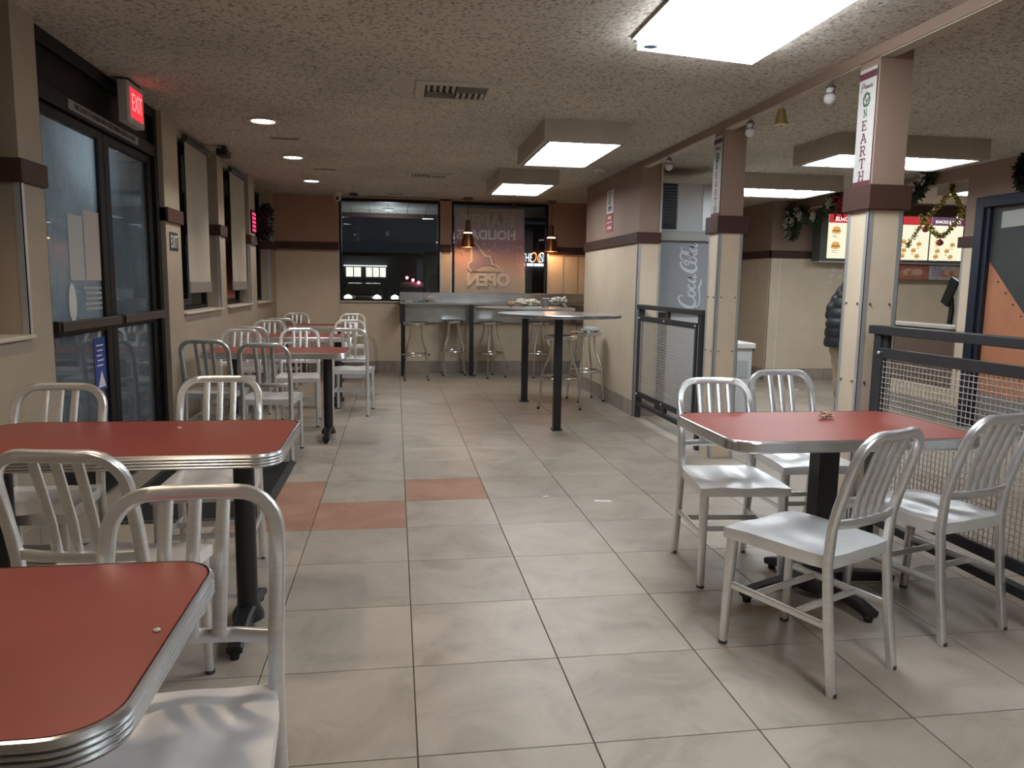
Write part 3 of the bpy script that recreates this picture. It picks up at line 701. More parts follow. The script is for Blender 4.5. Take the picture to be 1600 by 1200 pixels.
# ================================================================== TABLES
def rrect(x0, x1, y0, y1, r, n=7):
    P = []
    for cx, cy, a in ((x1-r, y0+r, -90), (x1-r, y1-r, 0), (x0+r, y1-r, 90), (x0+r, y0+r, 180)):
        for k in range(n+1): P.append((cx+r*math.cos(R(a+90*k/n)), cy+r*math.sin(R(a+90*k/n))))
    return P
def table_top(t, x0, x1, y0, y1, ribbed, r=.085):
    B().prism(rrect(x0+.004, x1-.004, y0+.004, y1-.004, r-.004), .712, .7455).build('table_top', RED, t, 30)
    b = B(); rings = []
    prof = [(.0, .746), (-.004, .744)]
    if ribbed:
        for k in range(4): z = .738-.010*k; prof += [(-.007, z), (-.0085, z-.0025), (-.007, z-.005), (-.0015, z-.0065), (-.0015, z-.0085)]
        prof += [(-.004, .699), (.004, .697)]
    else: prof += [(-.007, .738), (-.007, .706), (-.003, .700), (.004, .699)]
    for off, z in prof: rings.append(b._pts([(x, y, z) for x, y in rrect(x0+off, x1-off, y0+off, y1-off, r-off)]))
    inner = b._pts([(x, y, .7) for x, y in rrect(x0+.006, x1-.006, y0+.006, y1-.006, r-.006)])
    b.loft(rings+[inner], False, False); b.build('edge_band', mat('edge_aluminium', (.70, .71, .72), .26, .95, noise=.02), t, 25)
def tee_leg(t, x, y, sy):
    o = B(); o.cyl((x, y, .07), (x, y, .70), .038, seg=20); o.build('pedestal', BLACK, t)
    B().box(x-.11, x+.11, y-.2, y+.2, .692, .702, bev=.003).build('mounting_plate', BLACK, t, 0)
    f = B(); f.lathe([(.06, .04), (.058, .06), (.045, .085), (.0, .09)], (x, y, 0), 18)
    for s in (-1, 1): f.sweep([(x, y, .075), (x, y+s*.10, .072), (x, y+s*.2, .05), (x, y+s*.26, .036)], .05, [.05, .045, .035, .03], (0, 0, 1), .4, wl=[.07, .06, .05, .055])
    f.build('foot_base', BLACK, t, 40)
    for s in (-1, 1): B().cyl((x, y+s*.25, 0), (x, y+s*.25, .03), .014, .02, seg=10).build('glide', RUBBER, t)
def left_table(x0, x1, y0, y1, label, legs=None):
    t = thing('dining_table', ((x0+x1)/2, (y0+y1)/2, 0), label, 'table', 'red dining tables')
    table_top(t, x0, x1, y0, y1, True); ym = (y0+y1)/2
    for px in (legs or (x1-.17, x0+.11)): tee_leg(t, px, ym, 1)
    return t
left_table(-1.47, -.36, .95, 1.565, 'red table with ribbed metal edge cut off at the lower left corner', (-.80, -1.28))
left_table(-1.50, -.39, 2.545, 3.195, 'red table with ribbed metal edge beside the entrance door')
left_table(-1.52, -.395, 6.20, 6.80, 'second red table from the door along the left windows', (-.565, -1.33))
left_table(-1.55, -.44, 8.0, 8.6, 'third red table from the door along the left windows')
left_table(-1.55, -.55, 10.05, 10.62, 'last red table along the left windows, nearest the back wall')
t = thing('dining_table', (1.79, 2.92, 0), 'red table with smooth metal edge on a single black pedestal on the right', 'table', 'red dining tables')
table_top(t, 1.245, 2.30, 2.60, 3.245, False, .10)
B().sweep([(1.80, 2.92, .05), (1.80, 2.92, .70)], .09, .09, (1, 0, 0), .12).build('pedestal', BLACK, t, 0)
B().box(1.58, 2.02, 2.70, 3.14, .69, .702, bev=.004).build('mounting_plate', BLACK, t, 0)
f = B(); f.lathe([(.085, .03), (.085, .07), (.065, .10), (0, .105)], (1.80, 2.92, 0), 20)
for dx, dy in ((.39, .06), (-.36, -.05), (.06, -.31), (-.05, .32)):
    L = Vector((dx, dy, 0)); c = Vector((1.80, 2.92, 0))
    f.sweep([c+Vector((0, 0, .075)), c+L*.4+Vector((0, 0, .07)), c+L*.8+Vector((0, 0, .05)), c+L+Vector((0, 0, .034))], .06, [.05, .045, .04, .03], (0, 0, 1), .4, wl=[.09, .07, .058, .062])
f.build('cross_base', BLACK, t, 40)
for dx, dy in ((.37, .057), (-.34, -.047), (.057, -.29), (-.047, .30)): B().cyl((1.80+dx, 2.92+dy, 0), (1.80+dx, 2.92+dy, .03), .016, .02, seg=10).build('glide', RUBBER, t)

# round bar tables
def bar_table(x, y, r, label):
    t = thing('bar_table', (x, y, 0), label, 'bar table', 'round bar-height tables')
    B().lathe([(r-.004, 1.062), (r, 1.058), (r, 1.036), (r-.004, 1.032), (r-.03, 1.032), (0.0, 1.032), (0.0, 1.062)], (x, y, 0), 64).build('round_top', ZINC, t, 30)
    B().box(x-.16, x+.16, y-.16, y+.16, 1.016, 1.032, bev=.003).build('mounting_plate', BLACK, t, 0)
    B().box(x-.034, x+.034, y-.034, y+.034, .012, 1.02, bev=.004).build('post', BLACK, t, 0)
    B().box(x-.05, x+.05, y-.05, y+.05, 0, .012, bev=.003).build('floor_plate', BLACK, t, 0)
    for a, c in ((1, 1), (1, -1), (-1, 1), (-1, -1)): B().cyl((x+a*.043, y+c*.043, .012), (x+a*.043, y+c*.043, .018), .005, seg=6).build('bolt', CHROME, t)
bar_table(1.45, 6.69, .555, 'round bar-height table nearer the viewer'); bar_table(1.44, 8.41, .555, 'round bar-height table with wrappers and a cup on it')

# ---- stools
def make_stool():
    t = local('bar_stool')
    B().lathe([(0, .770), (.09, .772), (.15, .780), (.168, .790), (.176, .788), (.178, .770), (.172, .752), (.155, .746), (0, .746)], (0, 0, 0), 32).build('seat', CHROME, t, 40)
    for k in range(4):
        a = R(45+90*k); c, s = math.cos(a), math.sin(a)
        pr = [(.095, .748), (.098, .68), (.110, .60), (.145, .50), (.178, .42), (.195, .34), (.205, .2), (.222, .02)]
        B().tube([(r*c, r*s, z) for r, z in pr], .0125, 10).build('leg', CHROME, t); B().cyl((.2235*c, .2235*s, 0), (.222*c, .222*s, .022), .0145, seg=10).build('rubber_foot', RUBBER, t)
    B().tube([(.187*math.cos(R(10*k)), .187*math.sin(R(10*k)), .345) for k in range(36)], .010, 8, closed=True).build('foot_ring', CHROME, t)
    return t
st = make_stool(); first = True
for x, y, rz, lb in ((.28, 10.42, .0, 'steel stool at the left end of the window bar'), (.83, 11.0, .0, 'steel stool second from the left under the window bar'), (1.33, 10.68, .5, 'steel stool beside the middle post of the window bar'), (2.03, 10.70, .3, 'steel stool at the right end of the window bar'), (1.72, 7.82, .55, 'steel stool behind the post of the nearer bar table'), (2.16, 8.45, .2, 'steel stool with a crumpled napkin on its seat')):
    o = st if first else copy_tree(st); first = False
    place(o, (x, y, 0), rz); tag(o, lb, 'bar stool', 'steel bar stools')

# ---- window bar counter
t = thing('window_bar', (1.5, 11.0, 0), 'long zinc window bar on black posts below the back windows', 'counter')
B().box(.06, 2.86, 10.80, 11.27, 1.018, 1.05, bev=.004).build('counter_top', ZINC, t, 0)
B().box(.06, 2.86, 11.235, 11.268, 1.05, 1.185, bev=.004).build('backsplash', ZINC, t, 0)
B().box(.10, 2.86, 11.21, 11.232, .745, 1.018, bev=.003).build('under_panel', ZINC, t, 0)
B().box(.06, .10, 10.80, 11.27, .745, 1.018, bev=.003).build('end_panel', BLACK, t, 0)
for x in (.105, 1.075, 2.75): B().box(x-.03, x+.03, 10.82, 10.88, 0, 1.018, bev=.003).build('post', BLACK, t, 0)

# ================================================================== RAILINGS
WIRE = mat('mesh_wire', (.58, .55, .51), .45, .4)
def railing(y0, y1, label, posts):
    t = thing('railing', (2.42, (y0+y1)/2, 0), label, 'railing', 'wire-mesh railings'); x = 2.42
    B().box(x-.03, x+.03, y0-.01, y1+.02, 1.092, 1.135, bev=.003).build('top_rail', CHAR, t, 0)
    for y in posts: B().box(x-.022, x+.022, y-.028, y+.028, 0, 1.092, bev=.003).build('post', CHAR, t, 0)
    B().box(x-.02, x+.02, y0+.06, y1-.06, .125, .168, bev=.003).build('bottom_rail', CHAR, t, 0)
    a, b = y0+.075, y1-.075; z0, z1 = .225, 1.028
    f = B(); xx = x-.028
    f.box(xx-.008, xx+.008, a, b, z1-.05, z1, bev=.002); f.box(xx-.008, xx+.008, a, b, z0, z0+.05, bev=.002)
    f.box(xx-.008, xx+.008, a, a+.04, z0+.05, z1-.05, bev=.002); f.box(xx-.008, xx+.008, b-.04, b, z0+.05, z1-.05, bev=.002); f.build('panel_frame', CHAR, t, 0)
    w = B(); s = .026; r = .0016
    k = 0; y = a+.05
    def wire(p, q, ax):
        px = Vector(p); qx = Vector(q); e1 = Vector((r, 0, 0)); e2 = Vector((0, r, 0)) if ax else Vector((0, 0, r))
        v = [w._pts([c+e1+e2, c-e1+e2, c-e1-e2, c+e1-e2]) for c in (px, qx)]; w.loft(v, False, False)
    while y < b-.04: wire((xx+.0015, y, z0+.03), (xx+.0015, y, z1-.03), 1); y += s
    z = z0+.06
    while z < z1-.05: wire((xx-.0015, a+.02, z), (xx-.0015, b-.02, z), 0); z += s
    w.build('wire_mesh', WIRE, t, 0, kind='stuff')
    for y in [a+.02+(b-a-.04)*k/2 for k in range(3)]:
        for z in (z1-.025, z0+.025): B().sphere((xx-.013, y, z), .010, seg=8, rg=6).build('bolt', CHROME, t)
        B().box(x-.012, x+.012, y-.02, y+.02, .165, z0+.02, bev=.002).build('bracket', CHAR, t, 0); B().box(x-.012, x+.012, y-.02, y+.02, z1-.01, 1.095, bev=.002).build('bracket', CHAR, t, 0)
railing(5.72, 7.34, 'charcoal wire-mesh railing in front of the drinks machine', (5.76, 7.31))
railing(1.35, 3.545, 'charcoal wire-mesh railing right of the single-pedestal red table', (1.39, 3.50))

# black door mat
t = thing('door_mat', (-1.15, 4.95, 0), 'black rubber-edged mat in front of the entrance door', 'mat')
B().box(-1.60, -.72, 4.22, 5.60, 0, .009, bev=.003).build('rubber_border', mat('mat_border', (.045, .047, .045), .8), t, 0)
B().box(-1.56, -.77, 4.27, 5.55, .009, .013, bev=.002).build('carpet', mat('mat_carpet', (.013, .012, .012), .95, noise=.3, nscale=120, bump=.5, bscale=300), t, 0)

# ================================================================== SIGNS AND PRINTS
MAROON = mat('maroon_print', (.13, .03, .045), .6); GREEN = mat('green_print', (.05, .13, .06), .7); INK = mat('black_print', (.03, .03, .03), .6)
SLAB = {  # slab-serif letters as strokes in a 0..1 box
 'E': [[(.18, 0), (.18, 1)], [(.02, .04), (.86, .04), (.86, .26)], [(.02, .96), (.84, .96), (.84, .76)], [(.18, .52), (.6, .52)], [(.6, .38), (.6, .66)]],
 'A': [[(.12, .04), (.48, .96)], [(.48, .96), (.88, .04)], [(.26, .36), (.74, .36)], [(.0, .04), (.28, .04)], [(.70, .04), (1.0, .04)], [(.3, .96), (.55, .96)]],
 'R': [[(.2, 0), (.2, 1)], [(.02, .04), (.4, .04)], [(.02, .96), (.6, .96), (.78, .88), (.82, .73), (.76, .58), (.58, .50), (.2, .50)], [(.5, .5), (.82, .04), (1.0, .04)]],
 'T': [[(.5, 0), (.5, 1)], [(.3, .04), (.7, .04)], [(.06, .74), (.06, .96), (.94, .96), (.94, .74)]],
 'H': [[(.2, 0), (.2, 1)], [(.8, 0), (.8, 1)], [(.2, .5), (.8, .5)], [(.04, .04), (.38, .04)], [(.62, .04), (.96, .04)], [(.04, .96), (.38, .96)], [(.62, .96), (.96, .96)]],
 'N': [[(.2, 0), (.2, 1)], [(.8, 0), (.8, 1)], [(.2, .96), (.8, .06)], [(.04, .04), (.38, .04)], [(.02, .96), (.26, .96)], [(.64, .96), (.96, .96)]]}
def slab(ch, fr, cx, z, w, h, m, par, off):
    b = B(); lw = w*.15
    for k, s in enumerate(SLAB[ch]): b.stroke([(cx+(x-.5)*w, z+y*h) for x, y in s], lw*(1.15 if k == 0 else .8), fr, off+.0003*k, .0008)
    b.build('letter', m, par, 0)
def banner(y0, y1, label):
    w = y1-y0; zt, zb = 2.435, 1.825; yc = (y0+y1)/2; x = XC0+.004
    e = thing('hanging_banner', (x-.006, yc, zb), label, 'banner', 'holiday banners on the columns')
    B().box(x-.007, x-.004, y0, y1, zb, zt, bev=.0008).build('fabric', mat('banner_white', (.54, .51, .49), .85, noise=.06, nscale=30), e, 0)
    fr = frame((x-.007, yc, zb), (0, -1, 0), (0, 0, 1)); H = zt-zb
    for a, b in ((H-.052, H-.018), (.016, .046)): B().plate([(-w/2, a), (w/2, a), (w/2, b), (-w/2, b)], fr, 0, .001).build('maroon_band', MAROON, e, 0)
    # script 'Peace' as one running stroke
    u = .0135; sx, sy = -.052, H-.098
    pe = [[(0, -1.2), (.4, .6), (.7, 1.9), (1.6, 2.0), (1.8, 1.2), (1.2, .6), (.5, .6)], [(1.9, .5), (2.6, .8), (2.7, 1.2), (2.3, 1.1), (2.1, .4), (2.6, .0), (3.2, .5), (3.8, 1.1), (3.4, 1.0), (3.2, .3), (3.6, .1), (4.0, 1.0), (4.0, .2), (4.4, .1), (5.3, 1.0), (4.8, 1.0), (4.6, .3), (5.0, 0), (5.6, .4), (6.2, .8), (6.3, 1.2), (5.9, 1.1), (5.8, .3), (6.3, .0), (7.0, .5)]]
    b = B()
    for s in pe: b.stroke([(sx+px*u*1.05, sy+py*u) for px, py in s], .0042, fr, 0, .0008)
    b.build('script_lettering', INK, e, 0)
    # wreath as the letter O
    b = B(); random.seed(3)
    for k in range(46):
        a = 2*math.pi*k/46; rr = .030+random.uniform(-.004, .004); cx, cz = rr*.82*math.cos(a), H-.155+rr*math.sin(a); t = a+random.uniform(-1, 1)
        b.plate([(cx+.009*math.cos(t), cz+.009*math.sin(t)), (cx+.004*math.cos(t+1.6), cz+.004*math.sin(t+1.6)), (cx-.009*math.cos(t), cz-.009*math.sin(t)), (cx-.004*math.cos(t+1.6), cz-.004*math.sin(t+1.6))], fr, .0003*(k % 4), .0006)
    b.build('wreath_print', GREEN, e, 0)
    b = B(); b.stroke([(-.012, H-.135), (.0, H-.165), (.014, H-.15), (.0, H-.175)], .005, fr, .0015, .0006); b.build('wreath_ribbon', INK, e, 0)
    slab('N', fr, -.002, H-.242, .034, .040, GREEN, e, 0)
    for k, ch in enumerate('EARTH'): slab(ch, fr, -.002, H-.308-.0635*k, .052 if ch != 'E' else .046, .049, MAROON, e, 0)
banner(3.662, 3.806, 'vertical Peace on Earth banner on the nearer column'); banner(5.50, 5.648, 'vertical Peace on Earth banner on the farther column')

# notice on the partition
e = thing('wall_notice', (XP0, 8.42, 1.91), 'narrow white and red notice on the partition wall', 'sign')
x = XP0+.006; y0, y1 = 8.30, 8.56
B().box(x-.004, x, y0, y1, 2.12, 2.375).build('white_panel', PAPER, e, 0); B().box(x-.004, x, y0, y1, 1.915, 2.118).build('red_panel', mat('notice_red', (.42, .10, .09), .6), e, 0)
fr = frame((x-.004, 8.43, 1.915), (0, -1, 0), (0, 0, 1))
b = B(); b.stroke([(.045*math.cos(R(15*k)), .40+.045*math.sin(R(15*k))) for k in range(25)], .012, fr, 0, .001); b.stroke([(-.03, .43), (.03, .37)], .012, fr, 0, .001); b.build('prohibition_symbol', mat('notice_grey', (.10, .12, .12), .6), e, 0)
text('lettering', 'NO', .075, frame((x-.004, 8.43, 2.235), (0, -1, 0), (0, 0, 1)), INK, e)
for z, w, m in ((2.17, .16, INK), (2.15, .17, INK), (2.185, .15, INK), (2.075, .12, PAPER), (2.06, .14, PAPER), (2.015, .20, PAPER), (1.965, .15, PAPER), (1.948, .17, PAPER)):
    B().plate([(-w/2, z-1.915), (w/2, z-1.915), (w/2, z-1.915+.012), (-w/2, z-1.915+.012)], fr, 0, .001).build('text_line', m, e, 0)

# illuminated exit box over the door
e = thing('exit_sign', (-1.63, 5.25, 2.265), 'illuminated red and white exit box under the ceiling above the entrance', 'exit sign')
B().box(-1.665, -1.60, 5.10, 5.40, 2.265, 2.515, bev=.008).build('housing', mat('exit_housing', (.50, .49, .46), .5), e, 0)
B().box(-1.66, -1.605, 5.14, 5.36, 2.515, HC).build('mount', BLACK, e, 0)
B().box(-1.601, -1.597, 5.135, 5.365, 2.30, 2.48).build('red_face', emat('exit_red', (1, .05, .07), 1.0), e, 0)
text('lettering', 'EXIT', .15, frame((-1.597, 5.25, 2.39), (0, 1, 0), (0, 0, 1)), emat('exit_letter', (1, .25, .25), 1.5), e, sx=.62)
# small exit plate on the pillar
e = thing('exit_plate', (XL, 6.24, 1.55), 'small black exit plate with white letters on the pillar beside the door', 'exit sign')
B().box(XL, XL+.004, 6.13, 6.35, 1.53, 1.67, bev=.001).build('plate', BLACK, e, 0)
text('lettering', 'EXIT', .135, frame((XL+.004, 6.24, 1.595), (0, 1, 0), (0, 0, 1)), PAPER, e, sx=.62)

# holiday poster on the right back window (seen from behind, so mirrored)
def ramp_mat(name, stops, z0, z1):
    M = bpy.data.materials.new(name); M.use_nodes = True; nt = M.node_tree; n = nt.nodes; L = nt.links; b = n['Principled BSDF']; b.inputs['Roughness'].default_value = .45
    tc = n.new('ShaderNodeTexCoord'); sp = n.new('ShaderNodeSeparateXYZ'); L.new(tc.outputs['Object'], sp.inputs[0]); mr = n.new('ShaderNodeMapRange'); mr.inputs['From Min'].default_value = z0; mr.inputs['From Max'].default_value = z1; L.new(sp.outputs[2], mr.inputs[0])
    cr = n.new('ShaderNodeValToRGB'); e = cr.color_ramp.elements
    while len(e) < len(stops): e.new(.5)
    for k, (p, c) in enumerate(stops): e[k].position = p; e[k].color = (*c, 1)
    L.new(mr.outputs[0], cr.inputs[0]); L.new(cr.outputs[0], b.inputs['Base Color']); MATS[name] = M; return M
PG = ramp_mat('holiday_print', [(0, (.60, .55, .47)), (.18, (.66, .55, .46)), (.40, (.64, .38, .34)), (.58, (.58, .29, .32)), (.70, (.60, .40, .58)), (.80, (.48, .42, .48)), (1, (.44, .42, .38))], 0, 1.27)
e = thing('holiday_poster', (1.42, YB+.055, 1.18), 'large translucent Happy Holidays poster inside the right back window, seen reversed', 'poster')
b = B(); N = 12; r0, r1 = [], []
for k in range(N+1):
    u = k/N; xx = .865+1.03*u; yy = YB+.055+.012*math.sin(u*5)
    r0.append((xx+.035*u, yy, 1.17)); r1.append((xx, yy, 2.42))
for k in range(N): b.quad(r0[k], r0[k+1], r1[k+1], r1[k])
po = b.build('sheet', PG, e, 0); so = po.modifiers.new('s', 'SOLIDIFY'); so.thickness = .002
PW = mat('poster_white', (.95, .92, .92), .5); PW2 = mat('poster_dim', (.55, .53, .48), .5); PV = mat('poster_violet', (.38, .29, .35), .5); PL = mat('poster_line', (.76, .66, .60), .5)
fm = lambda x, z: frame((x, YB+.038, z), (-1, 0, 0), (0, 0, 1))
text('lettering', 'HAPPY', .26, fm(1.36, 2.23), PW2, e, off=-.002, bold=.009); text('lettering', 'HOLIDAYS', .185, fm(1.335, 2.03), PW, e, off=-.002, bold=.008); text('lettering', 'OPEN', .25, fm(1.37, 1.37), mat('poster_pale', (.78, .72, .64), .5), e, off=-.002, bold=.012)
def pc(p): return [((1.42-(.83+(690+a/7.5-703)*.00967)), (460-(310+c/7.5))*.00967) for a, c in p]
fo = fm(1.42, 1.12)
b = B(); b.plate(pc([(352, 500), (478, 650), (540, 660), (562, 742), (600, 770), (470, 765), (375, 830), (320, 830), (285, 795), (280, 745), (322, 712), (318, 560)]), fo, -.0015, .001); b.build('mountain_print', PV, e, 0)
b = B(); b.stroke(pc([(350, 492), (478, 650), (540, 660), (562, 742), (610, 760), (690, 832)]), .03, fo, -.003, .001); b.stroke(pc([(352, 500), (318, 560), (322, 712), (280, 745), (285, 795), (322, 832)]), .026, fo, -.003, .001)
b.build('outline_print', PL, e, 0)
b = B(); b.plate(pc([(365, 832), (410, 795), (470, 772), (540, 768), (600, 785), (650, 832)]), fo, -.0035, .001); b.build('sun_print', mat('poster_sun', (.66, .54, .46), .5), e, 0)
b = B()
for pts in ([(140, 605), (200, 595), (232, 640), (222, 665), (205, 600), (290, 560)], [(440, 520), (460, 505), (468, 530), (440, 560), (525, 585), (590, 540), (600, 495), (580, 500), (600, 570), (670, 600), (735, 580), (750, 520), (810, 540), (890, 545)], [(845, 600), (850, 700), (855, 800)]): b.stroke(pc(pts), .008, fo, -.004, .001)
for q in ((205, 600), (525, 590), (738, 580), (890, 545)): b.plate([(pc([q])[0][0]+.016*math.cos(R(30*k)), pc([q])[0][1]+.016*math.sin(R(30*k))) for k in range(12)], fo, -.0045, .001)
b.build('string_lights_print', PL, e, 0)

# roller shades in the left windows
SH = mat('shade_fabric', (.46, .42, .35), .85, noise=.08, nscale=5, bump=.05, bscale=200)
def shade(x, y0, y1, zb, label):
    e = thing('roller_shade', (x, (y0+y1)/2, zb), label, 'shade', 'roller shades in the left windows')
    B().box(x-.002, x+.002, y0, y1, zb+.09, 2.46).build('fabric', SH, e, 0); B().box(x-.012, x+.012, y0, y1, zb, zb+.10, bev=.006).build('hem_bar', mat('hem_grey', (.25, .225, .195), .7), e, 0)
    B().cyl((x, y0, 2.475), (x, y1, 2.475), .028, seg=16).build('roller', mat('roller_dark', (.06, .055, .05), .5), e)
shade(-1.735, 2.5, 3.64, 1.20, 'beige roller shade in the window nearest the viewer on the left'); shade(-1.72, 6.82, 7.56, 1.20, 'beige roller shade in the window just past the entrance door'); shade(-1.72, 8.57, 9.33, 1.205, 'beige roller shade in the second window past the entrance door')
e = thing('window_poster', (-1.81, 8.87, 1.12), 'red poster with pale print on the second window past the door', 'poster')
B().box(-1.815, -1.812, 8.62, 9.12, 1.12, 2.22).build('sheet', mat('poster_red', (.36, .10, .085), .6), e, 0)
fr = frame((-1.812, 8.87, 1.72), (0, 1, 0), (0, 0, 1))
for z, w in ((.24, .20), (.10, .26), (.0, .22)): B().plate([(-w/2, z), (w/2, z+.05), (w/2, z+.13), (-w/2, z+.08)], fr, .0005, .001).build('pale_print', PAPER, e, 0)
e = thing('led_sign', (XL, 9.57, 1.88), 'small glowing red LED sign on the pillar before the last left window', 'sign')
B().box(XL, XL+.02, 9.46, 9.70, 1.88, 2.14, bev=.004).build('case', BLACK, e, 0)
for r_ in range(5):
    B().box(XL+.02, XL+.024, 9.48, 9.68, 1.895+.047*r_, 1.925+.047*r_).build('led_row', emat('led_red', (1, .05, .15), 1.6), e, 0)

# wreaths
def foliage(b, pts, r, n, ln, seed):
    rnd = random.Random(seed)
    for k in range(n):
        i = rnd.uniform(0, len(pts)-1.001); j = int(i); c = Vector(pts[j]).lerp(Vector(pts[j+1]), i-j)
        d = Vector((rnd.gauss(0, 1), rnd.gauss(0, 1), rnd.gauss(0, 1))).normalized(); s = d.cross(Vector((rnd.gauss(0, 1), rnd.gauss(0, 1), rnd.gauss(0, 1)))).normalized()
        a = c+d*r*.2; e_ = c+d*(r+ln*rnd.uniform(.4, 1)); m_ = (a+e_)/2; w = ln*.22
        b.quad(a, m_+s*w, e_, m_-s*w)
def wreath(c, axis, R0, label, col, r=.05):
    e = thing('wreath', c, label, 'wreath'); c = Vector(c); ax = Vector(axis).normalized(); u = ax.cross(Vector((0, 0, 1))).normalized(); v = Vector((0, 0, 1))
    pts = [c+u*R0*math.cos(R(15*k))+v*R0*math.sin(R(15*k)) for k in range(25)]
    b = B(); foliage(b, pts, r, 900, .06, 5); b.build('needles', mat(*col), e, 0, kind='stuff')
    B().tube(pts[:-1], r*.55, 8, closed=True).build('ring', mat(*col), e)
    for k in (2, 8, 14, 19): B().sphere(pts[k]+ax*r*.8, .022, seg=10, rg=7).build('bauble', mat('bauble_dark_red', (.06, .008, .008), .4), e)
wreath((-1.575, 9.93, 2.03), (1, .0, .0), .17, 'dark wreath hanging by the last left window', ('wreath_brown', (.014, .008, .007), .8), .045)
wreath((XR-.05, 6.06, 2.36), (1, 0, 0), .12, 'dark wreath above the orange service door', ('wreath_dark_green', (.02, .025, .015), .8), .04)

# ================================================================== HANGING ORNAMENTS ON THE BEAM
SNOW = mat('snow_white', (.72, .69, .68), .7, noise=.05)
def snowman(y, label):
    x = XC0+.02; zt = HC-.057
    e = thing('snowman_ornament', (x, y, zt-.13), label, 'ornament', 'snowman ornaments under the beam')
    B().tube([(x, y, zt+.0), (x, y, zt-.022)], .0015, 5).build('thread', BLACK, e)
    b = B(); b.sphere((x, y, zt-.098), .034); b.sphere((x, y, zt-.057), .024); b.build('body', SNOW, e)
    b = B(); b.lathe([(.026, zt-.038), (.026, zt-.034), (.015, zt-.033), (.014, zt-.018), (0, zt-.017)], (x, y, 0), 14); b.build('hat', mat('hat_grey', (.12, .10, .10), .6), e)
    for s in (-1, 1): B().tube([(x, y+s*.02, zt-.068), (x, y+s*.045, zt-.055), (x, y+s*.052, zt-.045)], .003, 5).build('stick_arm', mat('stick_brown', (.10, .06, .04), .7), e)
    B().lathe([(.022, zt-.082), (.027, zt-.078), (.027, zt-.072), (.02, zt-.068)], (x, y, 0), 14).build('scarf', mat('scarf_grey', (.25, .20, .20), .8), e)
snowman(6.68, 'white snowman ornament under the beam in front of the drinks machine'); snowman(5.10, 'white snowman ornament under the beam right of the farther banner'); snowman(4.12, 'white snowman ornament under the beam beside the nearer banner')
e = thing('bell_ornament', (XC0+.02, 4.67, 2.33), 'gold bell ornament under the beam between two snowmen', 'ornament'); zt = HC-.057; x = XC0+.02
B().tube([(x, 4.67, zt), (x, 4.67, zt-.03)], .0015, 5).build('thread', BLACK, e); GOLD = mat('antique_gold', (.42, .30, .12), .4, .8)
B().lathe([(0, zt-.03), (.02, zt-.036), (.027, zt-.06), (.034, zt-.10), (.046, zt-.135), (.043, zt-.134), (.03, zt-.10), (.0, zt-.04)], (x, 4.67, 0), 20).build('bell', GOLD, e); B().lathe([(.046, zt-.131), (.049, zt-.137), (.044, zt-.138)], (x, 4.67, 0), 20).build('rim', mat('pale_gold', (.7, .62, .4), .3, .6), e); B().sphere((x, 4.67, zt-.135), .01, seg=8, rg=6).build('clapper', GOLD, e)

# ================================================================== DRINKS MACHINE, BIN
GREYP = mat('machine_grey', (.34, .37, .41), .4, noise=.03); GREYL = mat('machine_light', (.62, .64, .67), .35, noise=.03)
YD = 7.55
e = thing('drinks_machine', (2.95, 7.9, 0), 'tall grey soft-drink machine with white script lettering behind the railing', 'drinks machine')
B().box(2.80, 3.30, YD+.06, 8.25, .0, 1.05, bev=.005).build('lower_cabinet', GREYL, e, 0)
B().box(2.66, 3.30, YD, 8.25, 1.05, 1.78, bev=.005).build('front_panel', GREYP, e, 0)
B().box(2.63, 3.33, YD-.05, 8.27, 1.78, 1.875, bev=.006).build('ledge', mat('ledge_grey', (.42, .42, .42), .4), e, 0)
B().box(2.66, 3.30, YD+.02, 8.2, 1.875, 2.36, bev=.005).build('ice_head', GREYL, e, 0)
B().box(2.665, 2.84, YD+.008, YD+.021, 1.90, 2.35).build('vent_recess', mat('vent_navy', (.025, .035, .05), .5), e, 0)
for k in range(14): B().sweep([(2.668, YD+.006, 1.915+.031*k), (2.837, YD+.006, 1.915+.031*k)], .020, .004, (0, .8, .5), .1).build('louvre', mat('louvre_dark', (.07, .085, .10), .4, .3), e, 0)
B().box(2.855, 2.862, YD+.012, YD+.021, 1.89, 2.355).box(3.12, 3.285, YD+.012, YD+.02, 1.89, 2.355).build('panel_seam', TRIM, e, 0)
SW = mat('script_white', (.70, .74, .78), .5)
def sm(P, n=6):
    out = []; P = [Vector(p) for p in P]
    for i in range(len(P)-1):
        a, b_, c, d = P[max(i-1, 0)], P[i], P[i+1], P[min(i+2, len(P)-1)]
        for k in range(n):
            t = k/n; out.append(.5*((2*b_)+(c-a)*t+(2*a-5*b_+4*c-d)*t*t+(3*b_-a-3*c+d)*t**3))
    return out+[P[-1]]
